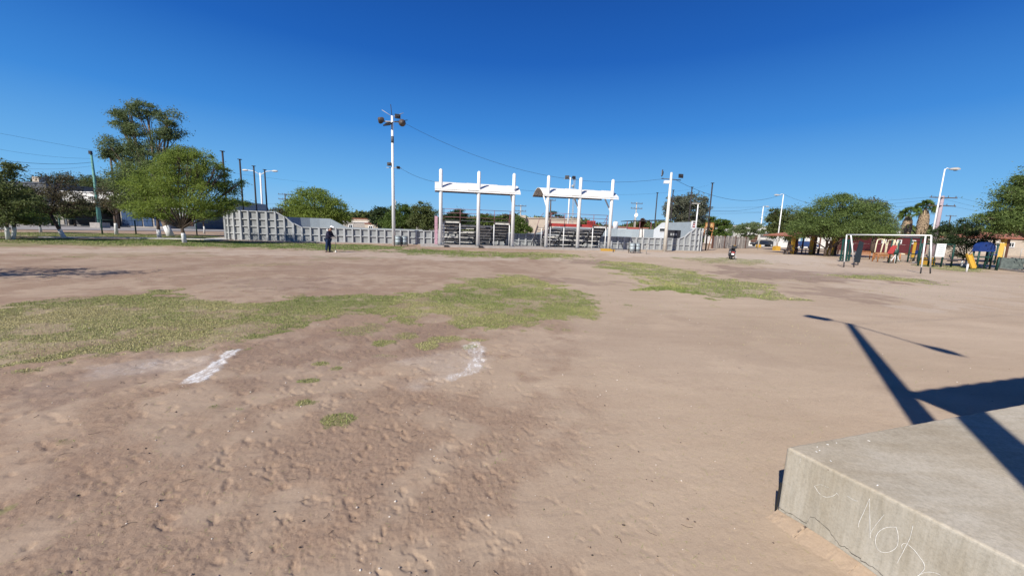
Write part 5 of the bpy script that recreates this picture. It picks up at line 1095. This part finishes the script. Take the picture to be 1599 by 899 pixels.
# ------------------------------------------------------------------ exercise machines
def arcs(label, px, py, col, shape, cat='exercise machine', k=1.0):
    b = G(px, py); r_ = thing('exercise_machine', label, cat, b)
    if shape == 'arch':
        for s in (-1, 1): MB().tube([(s*.55, 0, 0), (s*.5, 0, 1.6), (s*.35, .1, 2.0), (s*.02, .1, 2.08)], .055, 8).build('upright', col, r_)
        MB().tube([(0, 0, 0), (.15, 0, 1.4), (.25, 0, 2.1)], .06, 8).build('mast', col, r_); MB().box((-.3, -.2, .45), (.35, .35, .06)).build('seat', M_green, r_); MB().box((.4, -.2, .45), (.35, .35, .06)).build('seat', M_green, r_)
        MB().tube([(-.3, -.2, .45), (0, 0, .5), (.4, -.2, .45)], .035, 6).build('seat_arm', M_orange, r_)
    elif shape == 'bench':
        for x in (-.7, .7):
            MB().tube([(x, -.25, 0), (x, -.25, .62), (x, .25, .85), (x, .25, 0)], .045, 8).build('leg', col, r_)
        for j in range(4): MB().box((0, -.2+.11*j, .42), (1.4, .08, .04)).build('slat', col, r_)
        for j in range(3): MB().box((0, .27, .55+.12*j), (1.4, .04, .08)).build('back_slat', col, r_)
    elif shape == 'ski':
        MB().tube([(0, 0, 0), (0, 0, .5), (-.1, 0, 1.3)], .07, 8).build('mast', M_white, r_); MB().lathe([(0, -.2), (.22, -.18), (.22, .18), (0, .2)], 14, (-.1, 0, .95)).build('hub', M_green, r_)
        for s in (-1, 1): MB().tube([(-.1, s*.15, 1.0), (-.3, s*.2, 1.75), (-.15, s*.2, 1.9)], .035, 6).build('handle', col, r_); MB().beam((s*.1, s*.15, .9), (s*.5, s*.15, .2), .05, .05).build('pedal_arm', M_white, r_); MB().box((s*.5, s*.15, .18), (.35, .14, .05)).build('pedal', M_green, r_)
    elif shape == 'bar':
        MB().tube([(-.6, 0, .75), (.2, 0, .7), (.45, 0, .55), (.5, 0, 0)], .055, 8).build('bar', col, r_); MB().tube([(-.6, 0, .75), (-.6, 0, 0)], .055, 8).build('post', M_orange, r_); MB().box((0, 0, .78), (.5, .3, .06)).build('pad', M_orange, r_)
arcs('cream arch exercise machine with green seats behind the goal', 1372, 405, M_cream, 'arch'); arcs('cream bowed exercise machine right of the first arch', 1389, 404, M_cream, 'arch')
arcs('orange slatted bench behind the goal', 1350, 405, M_orange, 'bench', 'bench'); arcs('orange frame bench in front of the cream arches', 1378, 409, M_orange, 'bench', 'bench')
arcs('white and green walking machine in the middle of the goal opening', 1397, 411, M_cream, 'ski'); arcs('low cream and orange bar machine left of the blue seat', 1414, 409, M_cream, 'bar')
def misc_play():
    b = G(1426, 408); r_ = thing('blue_seat_machine', 'blue seat on a dark post inside the goal', 'exercise machine', b); MB().tube([(0, 0, 0), (0, 0, .75)], .09, 8).build('post', M_black, r_); MB().box((0, 0, .8), (.75, .4, .12)).build('seat', M_blue, r_); MB().box((.35, .1, .95), (.1, .35, .25)).build('backrest', M_blue, r_)
    b = Vector((P(1427, 395, 36).x, 36, 0)); r_ = thing('play_tower', 'yellow and dark green play ladder behind the goal', 'playground', b)
    for x in (-.45, .45): MB().tube([(x, 0, 0), (x, 0, 2.2)], .06, 8).build('post', M_green, r_)
    MB().box((0, .05, 1.2), (.24, .06, 1.5)).build('panel', M_yel, r_); [MB().tube([(-.45, 0, z), (.45, 0, z)], .03, 6).build('rung', M_green, r_) for z in (.4, .8, 1.9)]
    b = Vector((P(1393, 400, 33).x, 33, 0)); r_ = thing('red_slide', 'red slide with green posts behind the cream arches', 'slide', b)
    MB().beam((-.2, 0, .8), (.25, .2, 1.5), .35, .1).build('chute', M_red, r_); [MB().tube([(x, .3, 0), (x, .3, 2.0)], .05, 6).build('post', M_green, r_) for x in (.1, .7)]
    # sign
    b = Vector((P(1465, 410, 30).x, 30, 0)); z0, z1 = ztop(b, 401), ztop(b, 380.5); r_ = thing('sign_board', 'white sign board with faint print behind the right goal post', 'sign', b)
    MB().box((0, 0, (z0+z1)/2), (.7, .05, z1-z0)).build('board', M_white, r_); [MB().tube([(x, .05, 0), (x, .05, z1)], .04, 6).build('post', M_dkgreen, r_) for x in (-.3, .3)]
    for k in range(5): MB().box((random.uniform(-.05, .05), -.03, z1-.16-.15*k), (random.uniform(.28, .45), .012, .05)).build('print_line', mat('faded_print', (.50, .55, .56), .7, .1, 4), r_)
    # dark green play frame + bicycle like machine
    for px, lab in ((1478, 'green frame with dark seat right of the white sign'), (1442, 'dark green upright frame behind the right goal post')):
        b = Vector((P(px, 410, 30.5).x, 30.5, 0)); r_ = thing('climbing_frame', lab, 'exercise machine', b)
        for x in (-.4, .4): MB().tube([(x, 0, 0), (x*.9, 0, 1.75)], .06, 8).build('post', M_green, r_)
        MB().tube([(-.36, 0, 1.75), (.36, 0, 1.75)], .05, 8).build('top_bar', M_green, r_); MB().box((.1, -.3, .5), (.5, .35, .08)).build('seat', M_black, r_); MB().tube([(.1, 0, .9), (.1, -.3, .5)], .04, 6).build('arm', M_black, r_)
    b = Vector((P(1540, 400, 29).x, 29, 0)); z0, z1 = ztop(b, 393), ztop(b, 378); r_ = thing('blue_play_roof', 'blue playground canopy between the small dark tree and the right edge', 'playground', b)
    L = .78
    v = []
    for k in range(9): q = math.pi*k/8; v.append((-L*math.cos(q)*.5*2*.8, 0, z0+(z1-z0)*math.sin(q)**.6))
    MB().prism(v, (0, .45, 0)).build('canopy', M_blue, r_); [MB().tube([(x, y, 0), (x, y, z0)], .055, 8).build('post', M_dkgreen, r_) for x in (-.5, .5) for y in (.05, .4)]
    MB().box((0, .25, .9), (1.1, .4, .08)).build('platform', M_dkgreen, r_)
    b = Vector((P(1529, 405, 28.5).x, 28.5, 0)); r_ = thing('yellow_slide', 'yellow slide chute left of the blue canopy posts', 'slide', b); MB().beam((-.05, .2, .05), (.1, .8, 1.0), .30, .1).build('chute', M_yel, r_); [MB().beam((-.05+s*.17, .2, .12), (.1+s*.17, .8, 1.1), .04, .15).build('side', M_yel, r_) for s in (-1, 1)]
    b = Vector((P(1567, 398, 28).x, 28, 0)); r_ = thing('yellow_slide', 'tall yellow leaning slide right of the blue canopy', 'slide', b); MB().beam((-.25, 0, .95), (.15, .3, 1.95), .22, .1).build('chute', M_yel, r_); MB().tube([(-.25, 0, 0), (-.25, 0, 1.0)], .05, 8).tube([(.15, .4, 0), (.15, .3, 1.9)], .05, 8).build('post', M_dkgreen, r_)
    arcs('cream bowed climbing bars beside the tall yellow slide', 1556, 412, M_cream, 'arch')
    b = G(1549, 413); r_ = thing('dark_play_frame', 'dark frame with blue seat below the blue canopy', 'playground', b); [MB().tube([(x, 0, 0), (x, 0, 1.9)], .06, 8).build('post', M_dkgreen, r_) for x in (-.5, .2)]; MB().box((-.1, -.2, .95), (.9, .4, .1)).build('seat', M_blue, r_); MB().tube([(-.5, 0, 1.1), (.2, 0, 1.1)], .04, 6).build('bar', M_black, r_)
    for k, px in enumerate((1571, 1588)):
        b = G(px, 421.5); r_ = thing('tyre_planter', ['left of the two dark square climbing panels at the right edge', 'right of the two dark square climbing panels at the right edge'][k], 'play panel', b, R(-8)); 
        MB().prism([(-.42, 0, .08), (.38, 0, .08), (.46, .12, .86), (-.32, .12, .92)], (0, .1, 0)).build('panel', mat('grey_mural_panel', (.10, .12, .11), .7, .5, 3), r_)
        [MB().tube([(x, .1, 0), (x, .16, .9)], .035, 6).build('leg', M_black, r_) for x in (-.38, .42)]
misc_play()
# kerb edging of playground
mb = MB(); pts = [g(1425, 410), g(1500, 415), g(1560, 421), g(1640, 430)]
for a, c in zip(pts[:-1], pts[1:]): mb.beam(a+Vector((0, 0, .06)), c+Vector((0, 0, .06)), .18, .14)
o = mb.build('playground_kerb', M_conc); o['kind'] = 'structure'

# ------------------------------------------------------------------ foreground platform
def platform():
    h = .45; C = G(1228, 697, h); C = Vector((C.x, C.y, 0)); d1 = Vector((.405, -.914, 0)); q = G(1599, 630, h); d2 = (Vector((q.x, q.y, 0))-C).normalized()
    root = thing('concrete_platform', 'low pale concrete platform with chalk scrawl on its side at the lower right', 'platform', C)
    import bmesh
    bm = bmesh.new(); A = Vector((0, 0, 0)); rj = random.Random(8); J_ = lambda v, nn: v+nn*(rj.uniform(-.0022, .0022)-(.007 if rj.random() < .06 else 0)); nA = Vector((d2.y, -d2.x, 0)); n1_ = Vector((d1.y, -d1.x, 0)); n1_ = -n1_ if n1_.dot(d2) > 0 else n1_; n2_ = nA if nA.dot(d1) < 0 else -nA
    fp = [A]+[J_(A+d1*(.055*k), n1_) for k in range(1, 46)]+[A+d1*9, A+d1*9+d2*9, A+d2*9]+[J_(A+d2*(.055*k), n2_) for k in range(60, 0, -1)]; nf_ = len(fp)
    nx, ny = 1, 1
    lo = [bm.verts.new((p.x, p.y, -.3)) for p in fp]; hi = [bm.verts.new((p.x, p.y, h)) for p in fp]
    bm.faces.new(lo[::-1]); bm.faces.new(hi); [bm.faces.new((lo[i], lo[(i+1) % nf_], hi[(i+1) % nf_], hi[i])) for i in range(nf_)]
    bm.normal_update(); bmesh.ops.recalc_face_normals(bm, faces=bm.faces)
    ed = [e for e in bm.edges if all(v.co.z > .1 for v in e.verts)]+[e for e in bm.edges if abs(e.verts[0].co.z-e.verts[1].co.z) > .2 and e.verts[0].co.xy.length < .01]
    bmesh.ops.bevel(bm, geom=ed, offset=.016, segments=3, affect='EDGES', profile=.5)
    me = bpy.data.meshes.new('slab'); bm.to_mesh(me); bm.free()
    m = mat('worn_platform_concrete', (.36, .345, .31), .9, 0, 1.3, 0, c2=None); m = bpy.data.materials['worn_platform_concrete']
    N = m.node_tree.nodes; L = m.node_tree.links; b = N['Principled BSDF']; geo = N['Geometry'] if 'Geometry' in N else N.new('ShaderNodeNewGeometry')
    def nz(sc, det, ro, st=None):
        t = N.new('ShaderNodeTexNoise'); t.inputs['Scale'].default_value = sc; t.inputs['Detail'].default_value = det; t.inputs['Roughness'].default_value = ro; s_ = geo.outputs['Position']
        if st: mp = N.new('ShaderNodeMapping'); mp.inputs['Scale'].default_value = st; mp.inputs['Rotation'].default_value = (0, 0, .42); L.new(s_, mp.inputs[0]); s_ = mp.outputs[0]
        L.new(s_, t.inputs['Vector']); return t.outputs[0]
    def rp(v, e): r0 = N.new('ShaderNodeValToRGB'); r0.color_ramp.elements[0].position = e[0][0]; r0.color_ramp.elements[0].color = (*e[0][1], 1); r0.color_ramp.elements[1].position = e[1][0]; r0.color_ramp.elements[1].color = (*e[1][1], 1); L.new(v, r0.inputs[0]); return r0.outputs[0]
    def mul(a, b2): q_ = N.new('ShaderNodeMix'); q_.data_type = 'RGBA'; q_.blend_type = 'MULTIPLY'; q_.inputs[0].default_value = 1; L.new(a, q_.inputs[6]); L.new(b2, q_.inputs[7]); return q_.outputs[2]
    c = rp(nz(2.2, 6, .6), ((.3, (.455, .405, .325)), (.7, (.56, .505, .415))))
    c = mul(c, rp(nz(1.0, 6, .7, (2, 9, 1)), ((.35, (.86, .84, .80)), (.6, (1, 1, 1))))); c = mul(c, rp(nz(70, 4, .8), ((.3, (.80, .80, .79)), (.55, (1, 1, 1)))))
    c = mul(c, rp(nz(6, 5, .7, (7, 7, .6)), ((.3, (.82, .82, .81)), (.6, (1, 1, 1)))))
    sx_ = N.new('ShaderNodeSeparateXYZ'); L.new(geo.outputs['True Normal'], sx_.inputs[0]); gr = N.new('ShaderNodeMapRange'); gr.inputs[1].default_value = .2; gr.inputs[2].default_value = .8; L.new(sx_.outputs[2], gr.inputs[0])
    gq = N.new('ShaderNodeMix'); gq.data_type = 'RGBA'; L.new(gr.outputs[0], gq.inputs[0]); gq.inputs[6].default_value = (.86, .90, .95, 1); gq.inputs[7].default_value = (1, 1, 1, 1); c = mul(c, gq.outputs[2])   # upright sides tinted darker and greyer, their shade put into the colour
    c = mul(c, rp(nz(.9, 4, .6), ((.38, (.88, .84, .78)), (.6, (1, 1, 1)))))
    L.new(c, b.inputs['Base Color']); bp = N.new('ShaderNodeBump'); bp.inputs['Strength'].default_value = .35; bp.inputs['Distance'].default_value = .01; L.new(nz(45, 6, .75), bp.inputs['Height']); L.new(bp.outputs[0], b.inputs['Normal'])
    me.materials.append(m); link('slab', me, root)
    nrm = Vector((d1.y, -d1.x, 0)); nrm = -nrm if nrm.dot(C) > 0 else nrm      # outward normal of the side facing the camera
    def f(px, py, off=.002): return onplane(px, py, C, nrm)+nrm*off-C
    def Z(x, y): return (1200+x*399/1599, 680+y*219/878)                     # from the enlarged view
    def stroke(pts, wd=.0022, name='chalk_stroke'):
        wd *= .54
        P3 = [f(*Z(*p)) for p in pts]; m_ = MB(); up = Vector((0, 0, 1)); L_ = []
        cr = []                                             # smooth curve through the points
        for i in range(len(P3)-1):
            p0, p1, p2, p3 = P3[max(i-1, 0)], P3[i], P3[i+1], P3[min(i+2, len(P3)-1)]
            for k in range(5): t = k/5; cr.append(.5*((2*p1)+(p2-p0)*t+(2*p0-5*p1+4*p2-p3)*t*t+(3*p1-p0-3*p2+p3)*t**3))
        cr.append(P3[-1]); m_.tube([p+Vector((random.uniform(-.0006, .0006), 0, random.uniform(-.0006, .0006))) for p in cr], [wd*random.uniform(.45, 1.0) for _ in cr], 5)
        m_.build(name, M_chalk, wr)
    wr = bpy.data.objects.new('chalk_writing', None); COL.objects.link(wr); wr.parent = root
    stroke([(562, 570), (570, 535), (600, 470), (633, 392)]); stroke([(633, 392), (634, 470), (636, 560), (637, 638)]); stroke([(640, 610), (655, 580), (685, 540), (725, 492)], .0016)
    stroke([(800, 570), (740, 572), (690, 600), (670, 650), (680, 700), (715, 727), (765, 722), (805, 690), (813, 630), (800, 570)]); stroke([(905, 560), (885, 640), (850, 710), (805, 797)], .0018)
    stroke([(838, 705), (836, 680), (858, 672), (900, 700), (945, 755), (975, 800), (972, 840), (930, 878)]); stroke([(930, 878), (975, 855), (1030, 852), (1080, 870)], .0018)
    stroke([(288, 312), (320, 360), (360, 382), (405, 375), (428, 357)], .0018); stroke([(428, 357), (440, 372)], .0014); stroke([(288, 312), (330, 305), (380, 325)], .0009); stroke([(495, 375), (530, 398), (560, 408)], .0016); stroke([(200, 140), (198, 170)], .0016); stroke([(222, 128), (234, 133)], .0018)
    # rust spot and crack
    c0 = f(*Z(370, 222), .0015); m_ = MB(); t = d1; ring = [c0+(t*math.cos(a)*.010+Vector((0, 0, 1))*math.sin(a)*.013)*random.uniform(.7, 1.3) for a in np.linspace(0, 6.28, 15)[:-1]]
    m_.add(ring, [tuple(range(14))]).build('rust_spot', mat('rust', (.11, .045, .03), .9, .4, 60), root)
    cr = [(62, 442), (78, 455), (100, 468), (108, 480), (140, 484), (190, 515), (240, 544), (250, 530), (262, 504), (288, 507), (330, 545), (385, 592), (420, 650), (445, 682), (470, 688), (500, 705), (535, 740), (575, 762), (580, 778), (620, 800), (670, 830), (720, 876), (800, 960), (960, 1100)]
    rng = random.Random(3); pts = []
    for a, c in zip(cr[:-1], cr[1:]):
        for k in range(3): q_ = k/3; pts.append((a[0]+(c[0]-a[0])*q_+rng.uniform(-4, 4)*(k > 0), a[1]+(c[1]-a[1])*q_+rng.uniform(-4, 4)*(k > 0)))
    top = [f(*Z(*p), .0022) for p in pts]; m_ = MB(); n = len(top); w_ = [rng.uniform(.0015, .0045) for _ in top]
    m_.add([p for p in top]+[p+Vector((0, 0, -w_[i])) for i, p in enumerate(top)], [(i, i+1, n+i+1, n+i) for i in range(n-1)]).build('crack', M_rubber, root)
    # soil and render skirt banked up below the crack
    v = []; K = 16; zz = [p.z-w_[i] for i, p in enumerate(top)]
    for i, p in enumerate(top):
        zs = sum(zz[max(0, min(n-1, i+q))] for q in range(-9, 10))/19; zs = max(.004, min(zs*.45, .022))
        for k in range(K):
            q_ = k/(K-1); a_ = (1-q_)**7; fall = (1-q_)**2*(1+2*q_); out = nrm*(.002+.20*q_**1.4)
            v.append(Vector((p.x, p.y, 0))-nrm*.0022+out+Vector((0, 0, min(zs, zz[i]+.004)*fall+.0025*rng.uniform(-1, 1)*(0 < k < K-1)-.03*q_**2)))
    print('crack z', min(zz), max(zz))
    m_ = MB().add(v, [(i*K+k, i*K+k+1, (i+1)*K+k+1, (i+1)*K+k) for i in range(n-1) for k in range(K-1)], True)
    m_.build('soil_skirt', bpy.data.materials['park_soil'], root); sk_ = root.children[-1].data.attributes.new('rough', 'FLOAT', 'POINT'); sk_.data.foreach_set('value', [.55]*len(v))
    # black bar standing in for the shadow in the corner gap
    e = -d2*.0; MB().beam(Vector((-.004, .004, -.01)), Vector((-.001, .001, .20)), .010, .010).build('corner_gap_shadow_bar', M_rubber, root)
    # paint chips
    for x, y in ((305, 70), (320, 92), (370, 55), (425, 45), (628, 32), (682, 310), (390, 158), (300, 100)):
        p = G(*Z(x, y), h)-C; a = rng.uniform(0, 3); MB().box((p.x, p.y, h+.0015), (rng.uniform(.005, .013), rng.uniform(.003, .005), .002), a).build('paint_fleck', M_chalk, root)
    return C, d1, d2
M_chalk = mat('white_chalk', (.80, .80, .77), .9, .1, 60)
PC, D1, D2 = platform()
# street lamp and canopy beside the camera: only their shadows reach the picture
def shadow_makers():
    tip = G(1326, 506); H = 9.0; b = tip-SH*H*COT; r_ = thing('platform_lamp_post', 'thick lamp post beside the platform casting the long shadow at the lower right', 'street lamp', (b.x, b.y, 0))
    MB().tube([(0, 0, -.1), (0, 0, 4.5), (0, 0, H)], [.15, .12, .07], 14).build('shaft', M_cpole, r_)
    t = Vector((0, 0, H)); l1 = G(1283, 498)-tip; l2 = G(1430, 536)-tip; l3 = G(1507, 557)-tip
    MB().tube([t, t+l1], .02, 6).build('arm', M_cpole, r_); e = l1.normalized(); MB().box(t+l1+e*.08, (.46, .22, .14), math.atan2(e.y, e.x)).build('floodlight', M_black, r_)
    MB().tube([t, t+l2*.5+Vector((0, 0, .01)), t+l2], .022, 6).build('arm', M_cpole, r_)
    e = (l3-l2); L = e.length; e.normalize(); sd_ = Vector((-e.y, e.x, 0)); o = t+l2; vs = []
    pr = [(0, .03), (.25, .06), (.45, .11), (.75, .12), (1.0, .02)]
    for q, w_ in pr: vs += [o+e*L*q-sd_*w_, o+e*L*q+sd_*w_, o+e*L*q+sd_*w_*.6+Vector((0, 0, w_)), o+e*L*q-sd_*w_*.6+Vector((0, 0, w_))]
    MB().add(vs, [(3, 2, 1, 0), (16, 17, 18, 19)]+[(4*k+j, 4*k+(j+1) % 4, 4*k+4+(j+1) % 4, 4*k+4+j) for k in range(4) for j in range(4)]).build('lamp_head', M_cpole, r_)
    w_ = G(1599, 489)-tip; wire(Vector((b.x, b.y, H-.05)), Vector((b.x, b.y, H))+w_*1.6, .1, 'cable running right from the lamp post beside the platform', .008)
    # canopy
    zc = 4.0; A = G(1412, 613); e1 = (G(1599, 589)-A).normalized(); e2 = (G(1497, 650)-G(1425, 620)).normalized(); o = A-SH*zc*COT
    r_ = thing('bench_canopy', 'corrugated metal canopy over the platform, just outside the frame', 'canopy', (o.x, o.y, 0)); nrow = 60; v = []; Lx, Ly = 7.0, 3.2
    for k in range(nrow+1):
        p = e1*(Lx*k/nrow); z = zc+.008*math.sin(k*math.pi/1.5); q = .006*math.sin(k*math.pi/1.5)
        v += [Vector((p.x-e2.x*q, p.y-e2.y*q, z)), Vector((p.x+e2.x*Ly, p.y+e2.y*Ly, z))]
    v2 = [p+Vector((0, 0, .02)) for p in v]; n2 = len(v)
    MB().add(v+v2, [(2*k, 2*k+1, 2*k+3, 2*k+2) for k in range(nrow)]+[(n2+2*k, n2+2*k+2, n2+2*k+3, n2+2*k+1) for k in range(nrow)]+[(2*k, 2*k+2, n2+2*k+2, n2+2*k) for k in range(nrow)]).build('roof_sheet', M_barrel, r_)
    for k in (5.0, 6.8):
        for y in (.3, 2.6): p = e1*k+e2*y; MB().tube([(p.x, p.y, .0), (p.x, p.y, zc)], .06, 8).build('post', M_frame, r_)
    for y in (.3, 2.6): p, q = e1*.3+e2*y, e1*6.9+e2*y; MB().tube([(p.x, p.y, zc-.05), (q.x, q.y, zc-.05)], .04, 6).build('beam', M_frame, r_)
shadow_makers()
